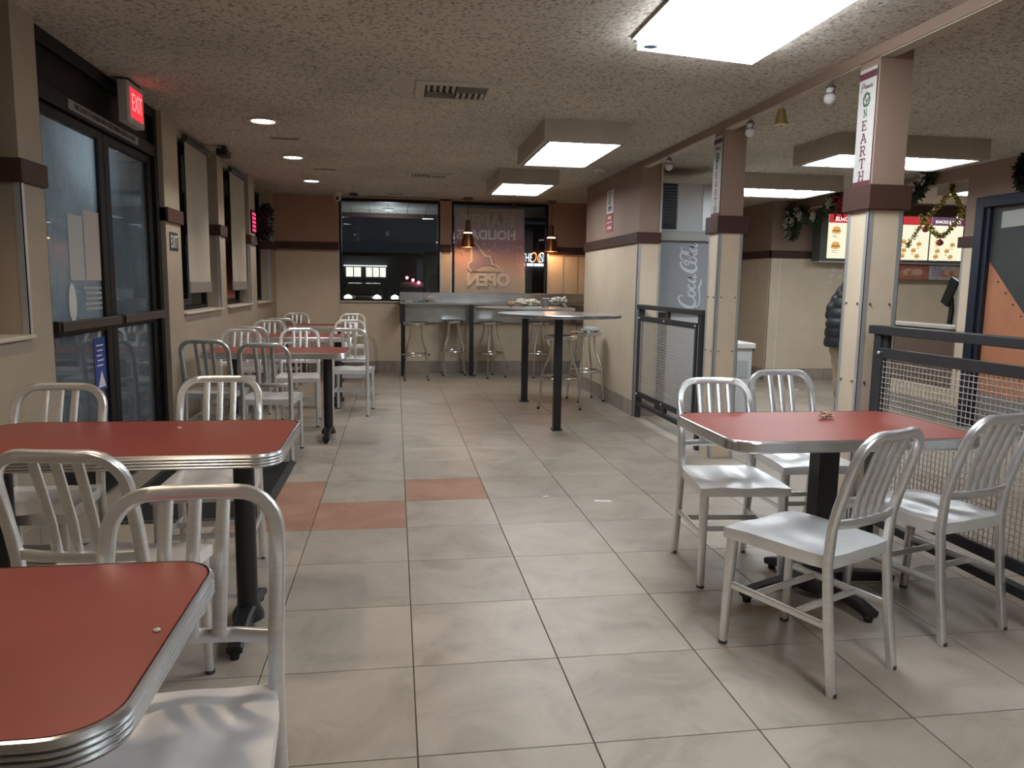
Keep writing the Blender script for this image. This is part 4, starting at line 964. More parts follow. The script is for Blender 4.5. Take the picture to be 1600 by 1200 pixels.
STR = [  # Spencerian-style script, baseline 0, x-height 1.2
 ([(1.75, 2.05), (1.95, 2.45), (1.55, 2.75), (.85, 2.45), (.25, 1.5), (.1, .6), (.55, .0), (1.3, .1), (1.75, .5)], [.10, .16, .2, .26, .36, .38, .26, .16, .1]),
 ([(.2, .3), (.3, -.45), (1.2, -.75), (2.4, -.65), (3.2, -.55), (4.0, -.85), (4.6, -.8)], [.12, .16, .14, .14, .28, .24, .05]),
 ([(2.35, 1.25), (1.95, .95), (1.85, .4), (2.15, .05), (2.6, .3), (2.8, .9), (2.55, 1.25), (2.3, 1.1), (2.9, 1.0)], [.16, .26, .28, .2, .2, .26, .2, .12, .1]),
 ([(3.65, 1.0), (3.55, 1.25), (3.2, 1.0), (3.05, .45), (3.3, .05), (3.75, .3), (4.0, .6)], [.22, .2, .24, .28, .2, .14, .1]),
 ([(4.75, 1.15), (4.4, 1.2), (4.1, .7), (4.15, .1), (4.5, .3), (4.85, 1.2), (4.75, .4), (4.95, .05), (5.3, .4)], [.14, .2, .26, .22, .18, .26, .28, .2, .1]),
 ([(5.35, .75), (5.65, .85)], [.18, .18]),
 ([(7.15, 1.6), (7.3, 1.9), (7.05, 2.05), (6.75, 1.7), (6.85, 1.3), (7.2, 1.35), (7.5, 2.0), (7.0, 2.65), (6.3, 2.3), (5.8, 1.4), (5.75, .5), (6.2, .0), (6.8, .25), (7.1, .7)], [.1, .14, .16, .16, .14, .12, .14, .22, .28, .38, .4, .28, .18, .1]),
 ([(7.55, 1.25), (7.15, .95), (7.05, .4), (7.35, .05), (7.8, .3), (8.0, .9), (7.75, 1.25), (7.5, 1.1), (8.1, 1.0)], [.16, .26, .28, .2, .2, .26, .2, .12, .1]),
 ([(8.1, .6), (8.6, 1.5), (8.8, 2.3), (8.55, 2.35), (8.35, 1.5), (8.3, .5), (8.5, .05), (8.9, .4)], [.12, .18, .16, .18, .28, .28, .2, .1]),
 ([(7.3, 2.3), (8.0, 2.75), (8.9, 2.55), (9.6, 2.7)], [.18, .2, .16, .06]),
 ([(9.55, 1.15), (9.2, 1.2), (8.9, .7), (8.95, .1), (9.3, .3), (9.65, 1.2), (9.55, .4), (9.75, .05), (10.2, .4)], [.14, .2, .26, .22, .18, .26, .28, .2, .1])]
b = B(); u = .0655; fr = frame((3.075, YD, 1.10), (0, 0, 1), (-1, 0, 0))
for k, (P, wd) in enumerate(STR):
    pts = sm(P); ww = []
    for i in range(len(P)-1): ww += [wd[i]+(wd[i+1]-wd[i])*q/6 for q in range(6)]
    ww.append(wd[-1]); b.stroke([(p.x*u, p.y*u) for p in pts], [q*u*1.3 for q in ww], fr, .0008+.0004*(k % 3), .001)
b.build('script_lettering', SW, e, 0)
e = thing('waste_bin', (3.5, 7.5, 0), 'light grey waste cabinet with papers on top behind the farther column', 'waste bin')
B().box(3.33, 3.62, 7.30, 7.72, .03, .70, bev=.01).build('body', GREYL, e, 0); B().box(3.31, 3.64, 7.27, 7.74, .70, .755, bev=.008).build('top', WHITE, e, 0); B().box(3.37, 3.58, 7.292, 7.30, .40, .58, bev=.004).build('flap', mat('flap_grey', (.45, .47, .49), .4), e, 0); B().box(3.35, 3.60, 7.33, 7.70, 0, .03).build('plinth', BLACK, e, 0)

# ================================================================== MENU BOARDS
ME = lambda nm, c, s=1.: emat('menu_'+nm, c, s)
YF = YM-.22
e = thing('menu_board', (7.3, YF, 1.70), 'long backlit menu board on the wall above the order counter', 'menu board')
B().box(5.86, 8.95, YF, YM-.005, 1.705, 2.37, bev=.005).build('case', mat('case_grey', (.12, .125, .11), .5), e, 0)
B().box(5.85, 8.96, YF-.012, YM-.005, 1.69, 1.706).build('lower_trim', TRIM, e, 0)
PX = [5.955, 6.485, 7.01, 7.535, 8.065, 8.59]
rnd = random.Random(11)
for k in range(5):
    a, b_ = PX[k]+.012, PX[k+1]-.012
    p = B().box(a, b_, YF-.004, YF+.001, 1.745, 2.35).build('menu_panel', ME('cream', (1, .95, .70), 1.0), e, 0)
    hd = (.55, .04, .05) if k < 3 else (.16, .08, .14)
    B().box(a, b_, YF-.006, YF-.004, 2.235, 2.35).build('header', ME('red' if k < 3 else 'purple', hd, 1.0), p, 0)
    fr = frame(((a+b_)/2, YF-.006, 2.285), (1, 0, 0), (0, 0, 1))
    if k == 0: text('lettering', 'BURGERS', .085, fr, ME('white', (1, 1, .95), 1.6), p, sx=.9)
    if k == 3: text('lettering', 'SNACKS & SIDES', .06, fr, ME('white', (1, 1, .95), 1.6), p, sx=.9)
    spots = [(-.13, 2.13), (.11, 2.14), (-.13, 1.92), (.10, 1.92)] if k < 2 else [(-.14, 2.0), (.10, 1.97), (-.13, 1.88), (-.15, 1.80), (.08, 1.80), (.02, 1.88)]
    for n_, (dx, z) in enumerate(spots):
        c = ((a+b_)/2+dx, z); s = .06 if k < 2 else .036
        fr = frame((c[0], YF-.004, c[1]), (1, 0, 0), (0, 0, 1))
        def blob(rx, ry, oy, col, nm, off): B().plate([(rx*math.cos(R(24*q))*rnd.uniform(.85, 1.1), oy+ry*math.sin(R(24*q))*rnd.uniform(.85, 1.1)) for q in range(15)], fr, off, .0008).build('food_print', ME(nm, col, 1.), p, 0)
        blob(s*1.15, s*.45, -s*.35, (.75, .42, .13), 'bun', .0005); blob(s*1.1, s*.28, -s*.02, (.42, .12, .05), 'meat', .0014); blob(s*1.1, s*.16, s*.2, (.45, .42, .10), 'lettuce', .0022); blob(s*.95, s*.42, s*.5, (.80, .48, .16), 'bun', .003)
        for q in range(2): B().plate([(-s*.9, -s*1.2-.022*q), (s*rnd.uniform(.1, .8), -s*1.2-.022*q), (s*.1, -s*1.2-.022*q+.007), (-s*.9, -s*1.2-.022*q+.007)], fr, .0005, .0008).build('text_line', ME('ink', (.35, .3, .2), 1.), p, 0)
for x0_, x1_, col, nm in ((6.95, 7.60, (.40, .14, .10), 'promo_red'), (7.61, 8.25, (.45, .42, .46), 'promo_pale')):
    e = thing('promo_card', ((x0_+x1_)/2, YF+.05, 1.49), 'food promotion card below the menu board, %s' % ('reddish' if nm == 'promo_red' else 'pale with lilac print'), 'poster')
    B().box(x0_, x1_, YF+.05, YF+.056, 1.475, 1.688).build('card', mat(nm, col, .6, noise=.25, nscale=9), e, 0)
    fr = frame((x0_+.34, YF+.05, 1.58), (1, 0, 0), (0, 0, 1))
    for q in range(4): B().plate([(.09*math.cos(R(30*k))+.07*q-.08, .05*math.sin(R(30*k))-.02+.02*(q % 2)) for k in range(12)], fr, .001+.0008*q, .0008).build('food_print', mat('food%d' % (q % 2), ((.50, .22, .12), (.62, .40, .30))[q % 2], .6), e, 0)
    if nm != 'promo_red':
        for q in range(4): B().plate([(-.30, .06-.035*q), (-.13, .06-.035*q), (-.13, .075-.035*q), (-.30, .075-.035*q)], fr, .001, .001).build('text_line', mat('lilac_ink', (.28, .24, .42), .6), e, 0)
for k, (x, z, s) in enumerate(((6.22, 1.606, .055), (6.37, 1.627, .035), (6.19, 1.515, .035), (6.32, 1.489, .03), (6.175, 1.414, .03))):
    b = B(); fr = frame((x, YM-.012, z), (1, 0, 0), (0, 0, 1))
    for q in range(3): b.stroke([(s*math.cos(R(60*q+10)), s*math.sin(R(60*q+10))), (-s*math.cos(R(60*q+10)), -s*math.sin(R(60*q+10)))], s*.35, fr, .0006*q, .001)
    tag(b.build('paper_snowflake', PAPER, None, 0, loc=(x, YM-.012, z)), ('large white paper snowflake on the wall under the menu board', 'white paper snowflake nearest the column under the menu board', 'white paper snowflake below the large one on the menu wall', 'white paper snowflake right of the lowest one on the menu wall', 'lowest white paper snowflake on the menu wall')[k], 'decoration', 'paper snowflakes')

# garlands on the header
FLW = mat('silk_flower_white', (.55, .54, .47), .8); LEAF = mat('garland_leaf', (.045, .07, .03), .7, noise=.3)
def garland(pts, label, flowers, seed):
    e = thing('flower_garland', pts[0], label, 'garland', 'leafy garlands on the header')
    P = sm3(pts); b = B(); foliage(b, P, .045, 70*len(pts), .09, seed); b.build('leaves', LEAF, e, 0, kind='stuff'); B().tube(P, .008, 6).build('stem', mat('stem_brown', (.06, .05, .03), .8), e)
    rnd = random.Random(seed)
    for f in flowers:
        c = P[int(f*(len(P)-1))]+Vector((-.05, rnd.uniform(-.03, .03), rnd.uniform(-.04, .04))); b = B()
        for q in range(7):
            a = R(51*q+rnd.uniform(-10, 10)); d = Vector((-.25, math.cos(a), math.sin(a))); s = Vector((0, -math.sin(a), math.cos(a)))
            b.quad(c, c+d*.05+s*.024, c+d*.085, c+d*.05-s*.024)
        b.sphere(c+Vector((-.012, 0, 0)), .012, seg=8, rg=5); b.build('flower', FLW, e, 0)
def sm3(P, n=6):
    out = []; P = [Vector(p) for p in P]
    for i in range(len(P)-1):
        a, b_, c, d = P[max(i-1, 0)], P[i], P[i+1], P[min(i+2, len(P)-1)]
        for k in range(n): t = k/n; out.append(.5*((2*b_)+(c-a)*t+(2*a-5*b_+4*c-d)*t*t+(3*b_-a-3*c+d)*t**3))
    return out+[P[-1]]
garland([(5.46, 10.08, 2.42), (5.46, 10.12, 2.20), (5.46, 10.02, 2.05), (5.46, 9.9, 2.24), (5.46, 9.78, 2.36), (5.46, 9.55, 2.18), (5.46, 9.25, 2.30), (5.46, 8.95, 2.48)], 'leafy garland with white flowers looped left of the banner column', (.05, .16, .25, .33, .42, .5, .62, .8, .95), 4)
garland([(5.46, 7.85, 2.28), (5.46, 7.62, 2.28), (5.46, 7.45, 2.38), (5.46, 7.3, 2.5)], 'leafy garland with white flowers right of the banner column', (.05, .3, .6, .9), 9)
e = thing('red_bow', (5.44, 8.86, 2.2), 'red ribbon bow on the header behind the nearer column', 'bow')
b = B(); c = Vector((5.44, 8.86, 2.40)); RB = mat('red_ribbon', (.30, .015, .02), .5)
for s in (-1, 1):
    b.tube(sm3([c, c+Vector((-.02, s*.07, .06)), c+Vector((-.03, s*.12, .02)), c+Vector((-.02, s*.08, -.03)), c]), .014, 8)
b.build('loops', RB, e)
for s in (-1, 1): B().sweep(sm3([c, c+Vector((-.02, s*.05, -.09)), c+Vector((-.01, s*.09, -.22))]), .045, .003, (1, 0, 0), .1).build('tail', RB, e)
B().sphere(c+Vector((-.012, 0, 0)), .022).build('knot', RB, e)
TIN = mat('gold_tinsel', (.62, .50, .16), .28, .85)
def tinsel(pts, label, seed):
    e = thing('tinsel_garland', pts[0], label, 'garland', 'gold tinsel garlands'); P = sm3(pts); b = B(); foliage(b, P, .012, 130*len(pts), .035, seed); b.build('tinsel', TIN, e, 0, kind='stuff'); B().tube(P, .004, 5).build('core', TIN, e)
XT = 5.66
tinsel([(XT, 7.22, 2.40), (XT, 7.24, 2.33), (XT, 7.45, 2.16), (XT, 7.62, 2.05), (XT, 7.85, 1.80)], 'gold tinsel strand slanting down to the left in the counter opening', 1)
tinsel([(XT, 7.24, 2.36), (XT, 7.12, 2.22), (XT, 7.0, 2.10), (XT, 6.93, 2.04)], 'gold tinsel strand slanting down to the right in the counter opening', 2)
tinsel([(XT, 7.68, 2.12), (XT, 7.5, 1.98), (XT, 7.32, 1.88), (XT, 7.16, 1.98), (XT, 7.02, 2.12)], 'gold tinsel strand hanging in a loop in the counter opening', 3)
for k, (y, z, lb) in enumerate(((7.32, 1.815, 'red bauble under the middle of the tinsel loop'), (6.97, 1.99, 'red bauble at the right end of the tinsel'), (7.56, 1.97, 'red bauble at the crossing of the tinsel strands'))):
    e = thing('bauble', (XT-.01, y, z), lb, 'ornament', 'red baubles in the counter opening'); B().sphere((XT-.01, y, z), .034).build('ball', mat('bauble_red', (.33, .06, .05), .25, .3), e); B().cyl((XT-.01, y, z+.03), (XT-.01, y, z+.046), .009, seg=10).build('cap', GOLD, e); B().tube([(XT-.01, y, z+.045), (XT-.01, y, z+.09)], .0015, 5).build('thread', BLACK, e)

# things behind the order counter
e = thing('order_terminal', (6.1, 7.5, .94), 'black tilted order terminal on a stand behind the counter ledge', 'terminal')
M4 = Matrix.Translation((6.0, 7.55, 1.30)) @ Matrix.Rotation(R(26), 4, 'X')
B().box(-.02, .02, -.06, .06, -.15, .16, bev=.008, M=M4).build('screen', BLACK, e, 0); B().sweep([(6.03, 7.55, .945), (6.04, 7.55, 1.1), (6.02, 7.55, 1.25)], .05, .04, (1, 0, 0), .3).build('stand', BLACK, e); B().box(5.93, 6.13, 7.46, 7.64, .93, .95, bev=.005).build('foot', BLACK, e, 0)
e = thing('kitchen_counter', (6.2, 7.5, 0), 'dark steel work counter behind the ledge of the order opening', 'counter')
B().box(5.80, 6.5, 6.95, 8.3, .89, .93, bev=.004).build('top', ZINC, e, 0); B().box(5.84, 6.46, 7.0, 8.25, 0, .89).build('cabinet', mat('counter_grey', (.25, .25, .26), .5), e, 0)
for k in range(3): B().box(5.83, 5.84, 7.02+.41*k, 7.40+.41*k, .1, .84, bev=.003).build('door', mat('counter_door', (.32, .32, .33), .4, .5), e, 0)
e = thing('paper_bag', (6.15, 7.22, .93), 'brown paper bag standing beside the order terminal', 'bag')
b = B(); b.loft([b._pts([(6.06, 7.14, .93), (6.24, 7.14, .93), (6.24, 7.30, .93), (6.06, 7.30, .93)]), b._pts([(6.07, 7.15, 1.08), (6.23, 7.14, 1.09), (6.24, 7.30, 1.08), (6.06, 7.29, 1.07)]), b._pts([(6.08, 7.20, 1.19), (6.22, 7.19, 1.2), (6.22, 7.25, 1.2), (6.08, 7.24, 1.18)])]); b.build('body', mat('kraft_paper', (.20, .12, .085), .85, noise=.15, nscale=12), e, 0)
b = B(); b.box(6.075, 6.225, 7.195, 7.25, 1.185, 1.215, bev=.004); b.build('folded_top', mat('kraft_paper', (.2, .12, .085)), e, 0)
e = thing('receipt_printer', (6.1, 7.02, .93), 'small white receipt printer at the right end of the work counter', 'printer')
B().box(6.0, 6.18, 6.97, 7.10, .93, 1.05, bev=.012).build('case', WHITE, e, 0); B().box(5.995, 6.0, 7.0, 7.07, .99, 1.0).build('paper_slot', BLACK, e, 0); B().box(5.985, 5.99, 7.005, 7.065, 1.0, 1.06).build('paper', PAPER, e, 0)

# ================================================================== PERSON
def person():
    px, py = 4.70, 7.5
    e = thing('person', (px, py, 0), 'person in a black quilted jacket and khaki trousers standing behind the banner column', 'person')
    # facing +X. body: one skinned skeleton
    V = [((0, 0, .93), .13), ((.01, 0, 1.10), .12), ((.0, 0, 1.28), .11), ((.01, 0, 1.37), .07), ((.02, 0, 1.45), .055), ((.035, 0, 1.52), .062), ((.04, 0, 1.58), .088), ((.03, 0, 1.65), .086), ((.02, 0, 1.70), .055), ((.128, 0, 1.585), .016)]
    E_ = [(0, 1), (1, 2), (2, 3), (3, 4), (4, 5), (5, 6), (6, 7), (7, 8), (6, 9)]
    for s in (-1, 1):
        n = len(V); V += [((.0, s*.09, .86), .095), ((.015, s*.10, .50), .062), ((-.01, s*.10, .12), .042), ((.04, s*.10, .05), .04), ((.14, s*.105, .035), .033)]; E_ += [(0, n), (n, n+1), (n+1, n+2), (n+2, n+3), (n+3, n+4)]
        n = len(V); V += [((.0, s*.16, 1.34), .048), ((-.03, s*.23, 1.10), .045), ((.10, s*.22, .98), .036), ((.17, s*.17, .95), .03)]; E_ += [(3, n), (n, n+1), (n+1, n+2), (n+2, n+3)]
        hb = len(V)-1
        for f, (dy, dz, ln) in enumerate(((.03, .02, .05), (.01, .024, .08), (-.008, .01, .085), (-.02, -.008, .075))):
            V += [((.17+ln*.5, s*(.17-dy*.6), .945+dz), .0095), ((.17+ln, s*(.165-dy), .935+dz*.8), .008)]; m0 = len(V)-2; E_ += [(hb, m0), (m0, m0+1)]
        V += [((.18, s*.15, .985), .010), ((.205, s*.135, 1.0), .009)]; E_ += [(hb, len(V)-2), (len(V)-2, len(V)-1)]
    me = bpy.data.meshes.new('body'); me.from_pydata([v for v, r in V], E_, [])
    o = bpy.data.objects.new('body', me); COL.objects.link(o); o.parent = e; o.location = (0, 0, 0); ORG[o.name] = Vector((px, py, 0))
    me.materials.append(mat('skin', (.42, .25, .18), .5, noise=.05))
    md = o.modifiers.new('skin', 'SKIN'); md.use_smooth_shade = True
    for k, (v, r) in enumerate(V): me.skin_vertices[0].data[k].radius = (r, r)
    me.skin_vertices[0].data[0].use_root = True
    sb = o.modifiers.new('sub', 'SUBSURF'); sb.levels = 1; sb.render_levels = 2
    def bend(v): return .045+.34*max(0, v.z-.95)+.16*max(0, .72-v.z)
    for v in me.vertices: v.co.x += bend(v.co)
    JK = mat('black_quilted_nylon', (.020, .021, .024), .45, noise=.2, nscale=10, bump=.15, bscale=25)
    def puff(b, c0, c1, rx0, ry0, rx1, ry1, n, amp, x, y, seg=24):
        rings = []; K = n*6
        for k in range(K+1):
            t = k/K; c = Vector(c0).lerp(Vector(c1), t); g = amp*abs(math.sin(math.pi*n*t))**.6
            rings.append(b.ring(c, x, y, rx0+(rx1-rx0)*t+g, ry0+(ry1-ry0)*t+g, seg))
        return rings
    X, Y = Vector((1, 0, 0)), Vector((0, 1, 0)); o3 = Vector((px, py, 0))
    b = B(); r1 = puff(b, o3+Vector((-.01, 0, .70)), o3+Vector((0, 0, 1.22)), .165, .205, .160, .205, 5, .014, X, Y)
    r2 = puff(b, o3+Vector((0, 0, 1.222)), o3+Vector((.005, 0, 1.37)), .160, .205, .140, .180, 2, .013, X, Y)
    r3 = puff(b, o3+Vector((.005, 0, 1.372)), o3+Vector((.012, 0, 1.455)), .140, .180, .078, .080, 1, .018, X, Y)
    b.loft(r1+r2+r3); b.lathe([(.095, 1.42), (.088, 1.45), (.080, 1.50), (.070, 1.495), (.06, 1.43)], (px+.015, py, 0), 20); jk = b.build('jacket', JK, e, 60)
    for s in (-1, 1):
        b = B(); pts = sm3([o3+Vector((.0, s*.14, 1.385)), o3+Vector((-.015, s*.225, 1.25)), o3+Vector((-.03, s*.25, 1.08)), o3+Vector((.06, s*.24, .99)), o3+Vector((.15, s*.185, .955))], 8)
        b.tube(pts, [.086-.028*k/len(pts)+.012*abs(math.sin(k*.8)) for k in range(len(pts))], 14); b.build('sleeve', JK, jk, 60)
    KH = mat('khaki_twill', (.42, .33, .21), .85, noise=.12, nscale=14, bump=.2, bscale=30); b = B()
    for s in (-1, 1):
        pts = sm3([o3+Vector((.0, s*.085, .90)), o3+Vector((.01, s*.095, .70)), o3+Vector((.02, s*.10, .48)), o3+Vector((-.005, s*.10, .25)), o3+Vector((.005, s*.10, .09))], 6); b.tube(pts, [.115-.045*k/len(pts)+.005*math.sin(k*1.9) for k in range(len(pts))], 16)
    b.build('trousers', KH, e, 60)
    for s in (-1, 1):
        b = B(); b.loft([b.ring(o3+Vector((-.06, s*.10, z)), X, Y, rx, .042, 16) if False else b.ring(o3+Vector((.04, s*.102, z)), X, Y, rx, ry, 18) for z, rx, ry in ((.0, .135, .05), (.03, .138, .05), (.065, .11, .046), (.10, .06, .045))]); b.build('shoe', BLACK, e, 50)

    b = B(); b.sphere((px+.005, py, 1.645), .105, (1.0, .88, .88)); b.build('hair', mat('dark_hair', (.02, .014, .01), .6), e)
    for s in (-1, 1):
        B().sphere((px+.118, py+s*.032, 1.60), .011, seg=8, rg=6).build('eye', mat('eye_dark', (.03, .02, .02), .2), e); B().sphere((px+.02, py+s*.09, 1.585), .028, (.6, .35, 1), seg=10, rg=7).build('ear', mat('skin', (.42, .25, .18)), e)
    B().sweep([(px+.118, py-.025, 1.535), (px+.122, py, 1.533), (px+.118, py+.025, 1.535)], .008, .008, (1, 0, 0), .3).build('mouth', mat('lip', (.35, .14, .12), .5), e)
    for ch in e.children_recursive:
        if ch.name.split('.')[0] == 'body': continue
        for v in ch.data.vertices: v.co.x += bend(v.co)
person()

# ================================================================== LITTER AND SMALL THINGS
from mathutils import noise as mnoise
def crumple(c, s, seed, m, name, label, cat, group=None, sub=3, amp=.5):
    t = bmesh.new(); bmesh.ops.create_icosphere(t, subdivisions=sub, radius=1)
    zmin = 9
    for v in t.verts:
        n = v.co.normalized(); q = n*2.1+Vector((seed*3.1, seed, 0)); f = 1+amp*(abs(mnoise.noise(q*1.4))*1.6-.5)+amp*.4*mnoise.noise(q*3.7)
        v.co = Vector((n.x*s[0]*f, n.y*s[1]*f, n.z*s[2]*f)); zmin = min(zmin, v.co.z)
    b = B()
    for v in t.verts: v.co = v.co+Vector((c[0], c[1], c[2]-zmin))
    b.add(t); o = b.build(name, m, None, 0, loc=c); return tag(o, label, cat, group)
FOIL = mat('foil_paper', (.62, .60, .58), .55, .1, noise=.15, nscale=40)
crumple((1.878, 3.06, .7455), (.032, .022, .013), 2, mat('wrapper_brown', (.55, .38, .28), .7, noise=.5, nscale=60), 'food_wrapper', 'small crumpled wrapper on the single-pedestal red table', 'wrapper', sub=4, amp=.8)
crumple((-.82, 3.02, .7455), (.008, .005, .003), 5, PAPER, 'crumb', 'tiny white crumb on the red table by the door', 'crumb', 'crumbs', 2)
crumple((-.385, 1.24, .7455), (.006, .004, .003), 6, PAPER, 'crumb', 'tiny white crumb near the edge of the nearest red table', 'crumb', 'crumbs', 2)
crumple((2.16, 8.36, .773), (.085, .05, .035), 7, mat('napkin_grey', (.58, .60, .62), .8, noise=.1), 'paper_napkin', 'crumpled napkin on the seat of a steel stool', 'napkin', sub=4, amp=.7)
crumple((2.27, 8.45, .775), (.036, .036, .034), 9, mat('napkin_grey', (.58, .60, .62)), 'paper_ball', 'round paper ball beside the napkin on the stool', 'paper', sub=3, amp=.4)
e0 = 1.0622
crumple((1.50, 8.60, e0), (.14, .06, .035), 11, mat('wrapper_cream', (.66, .60, .47), .7, noise=.15, nscale=14), 'burger_wrapper', 'long cream wrapper on the farther round bar table', 'wrapper', sub=4, amp=.7)
crumple((1.86, 8.58, e0), (.09, .07, .05), 13, mat('wrapper_pale', (.62, .56, .50), .7, noise=.2, nscale=16), 'sandwich_wrapper', 'open pale wrapper right of the cup on the farther bar table', 'wrapper', sub=4, amp=.9)
crumple((1.30, 8.62, e0), (.04, .035, .03), 17, mat('bun_brown', (.42, .25, .11), .8), 'bread_end', 'brown bread end at the left of the cream wrapper', 'food', sub=3, amp=.4)
e = thing('plastic_cup', (1.69, 8.52, e0), 'clear plastic cup on the farther round bar table', 'cup')
B().lathe([(.030, e0), (.042, e0+.10), (.040, e0+.10), (.029, e0+.004), (0, e0+.004), (0, e0)], (1.69, 8.52, 0), 24).build('cup_wall', glass('cup_plastic', (.92, .92, .92), .28, (.75, .72, .72)), e)
B().lathe([(.0425, e0+.098), (.0445, e0+.100), (.0425, e0+.103), (.040, e0+.1)], (1.69, 8.52, 0), 24).build('rim', WHITE, e); B().lathe([(.0365, e0+.045), (.0395, e0+.075), (.0385, e0+.075), (.0355, e0+.045)], (1.69, 8.52, 0), 20).build('print_band', mat('cup_print', (.30, .25, .27), .6), e)
e = thing('paper_tray', (1.52, 8.36, e0), 'flat white paper tray in front of the wrappers on the bar table', 'tray')
B().box(1.42, 1.60, 8.32, 8.42, e0, e0+.004, bev=.001).build('sheet', PAPER, e, 0); B().box(1.42, 1.60, 8.315, 8.32, e0, e0+.012).build('lip', PAPER, e, 0)
eb = 1.0502
crumple((.50, 10.98, eb), (.07, .05, .035), 21, PAPER, 'paper_napkin', 'crumpled white napkin at the left end of the window bar', 'napkin', sub=4, amp=.8)
e = thing('sauce_packet', (.34, 10.95, eb), 'small teal packet beside the napkin on the window bar', 'packet'); B().box(.30, .40, 10.91, 10.98, eb, eb+.012, bev=.004).build('pouch', mat('teal_packet', (.06, .22, .22), .5), e, 0); B().box(.295, .303, 10.908, 10.982, eb, eb+.006).build('crimp', PAPER, e, 0)
e = thing('paper_slip', (.18, 10.95, eb), 'folded white slip at the very left end of the window bar', 'paper'); B().box(.13, .24, 10.90, 10.99, eb, eb+.003).build('lower_sheet', PAPER, e, 0); B().box(.14, .24, 10.91, 11.0, eb+.003, eb+.012, bev=.002).build('fold', PAPER, e, 0)
e = thing('paper_slip', (1.255, 4.396, 0), 'white paper slip lying on the floor tiles in the aisle', 'paper')
B().box(-.052, .05, -.02, .018, .0005, .002, M=Matrix.Translation((1.255, 4.396, 0)) @ Matrix.Rotation(R(-14), 4, 'Z')).build('sheet', PAPER, e, 0); B().box(.03, .055, -.022, -.005, .002, .004, M=Matrix.Translation((1.255, 4.396, 0)) @ Matrix.Rotation(R(-22), 4, 'Z')).build('folded_corner', PAPER, e, 0)
for k, (x, y, s, lb) in enumerate(((.922, 4.515, .018, 'torn white scrap left of the paper slip on the floor'), (-.152, 6.297, .010, 'tiny white scrap on the floor in the middle of the aisle'), (-.694, 6.527, .010, 'tiny white scrap on the floor under the second red table'), (-.573, 5.808, .012, 'tiny white scrap on the floor near the black mat'), (5.168, 9.128, .03, 'crumpled white scrap on the floor near the order counter'))):
    crumple((x, y, .0), (s, s*.55, s*.25), 31+k, PAPER, 'paper_scrap', lb, 'paper', 'paper scraps on the floor', 2, .7)
e = thing('wall_outlet', (5.24, 10.55, .42), 'grey wall outlet low on the side of the menu wall', 'outlet'); B().box(5.234, 5.242, 10.51, 10.59, .40, .52, bev=.002).build('plate', mat('outlet_grey', (.25, .23, .2), .5), e, 0)
for z in (.435, .485): B().box(5.2325, 5.235, 10.535, 10.565, z-.012, z+.012).build('socket', INK, e, 0)

# ================================================================== OUTSIDE
gr = B().box(-80, 90, -30, 140, -.25, -.12).build('ground', mat('asphalt', (.035, .035, .037), .8, noise=.3, nscale=.8), None, 0); gr['kind'] = 'structure'
pv = B().box(-4.2, XO, -1.2, 12.5, -.12, -.02).box(-1.9, 6, YB+.18, 13.6, -.12, -.02).build('pavement', mat('concrete_walk', (.24, .235, .225), .85, noise=.12, nscale=3), None, 0); pv['kind'] = 'structure'
# eave with seamed panels outside the back windows
ev = thing('eave', (1, 12.1, 2.36), 'pale seamed eave panels outside above the back windows', 'eave')
EV = mat('eave_pale', (.52, .50, .47), .6, noise=.06)
for k in range(16): B().box(-1.9+.30*k+.004, -1.9+.30*(k+1)-.004, YB+.19, 12.7, 2.475, 2.49).build('panel', EV, ev, 0)
for k in range(16): B().box(-1.9+.30*k+.004, -1.9+.30*(k+1)-.004, 12.7, 12.715, 2.42, 2.60).build('fascia_panel', EV, ev, 0)
B().box(-1.9, 2.9, 12.69, 12.75, 2.36, 2.42).build('gutter', mat('gutter_red', (.10, .05, .05), .5), ev, 0); B().box(-1.9, 2.9, YB+.18, 12.75, 2.49, 2.56).build('roof_board', mat('roof_board', (.1, .1, .1), .8), ev, 0)
e = thing('added_eave_lamp', (-.1, 12.4, 2.44), 'added round lamp brightening the eave panels outside the back windows', 'lamp')  # lamp added to brighten the eave panels
B().lathe([(.09, 2.474), (.09, 2.46), (.07, 2.44), (0, 2.435)], (-.1, 12.4, 0), 20).build('housing', WHITE, e)
l = bpy.data.lights.new('added_eave_bulb', 'POINT'); l.energy = 10; l.color = (.9, .95, 1); l.shadow_soft_size = .05; o = bpy.data.objects.new('added_eave_bulb', l); COL.objects.link(o); o.location = (0, 0, -.35); o.parent = e
e = thing('planter_wall', (-2.95, 8.6, -.02), 'low pale wall outside the left windows', 'wall')
B().box(-3.05, -2.87, 6.0, 11.3, -.02, 1.16).build('masonry', mat('pale_masonry', (.55, .55, .52), .85, noise=.1), e, 0); B().box(-3.08, -2.84, 5.97, 11.33, 1.16, 1.22, bev=.01).build('coping', mat('pale_coping', (.62, .62, .6), .8), e, 0)
e = thing('added_porch_lamp', (-2.5, 5.0, 2.42), 'added square lamp under the entrance canopy, backlighting the hazy door glass', 'lamp')  # lamp added to backlight the door glass and brighten the block pillar
B().box(-2.62, -2.38, 4.88, 5.12, 2.42, 2.47, bev=.01).build('housing', WHITE, e, 0); B().box(-2.59, -2.41, 4.91, 5.09, 2.414, 2.42).build('diffuser', emat('added_porch_diffuser', (.9, .97, 1), 8), e, 0)
l = bpy.data.lights.new('added_porch_bulb', 'AREA'); l.energy = 16; l.size = .16; l.color = (.88, .96, 1); o = bpy.data.objects.new('added_porch_bulb', l); COL.objects.link(o); o.location = (0, 0, -.012); o.parent = e
e = thing('entrance_canopy', (-3.0, 6.5, 2.47), 'flat canopy outside above the entrance and left windows', 'canopy')
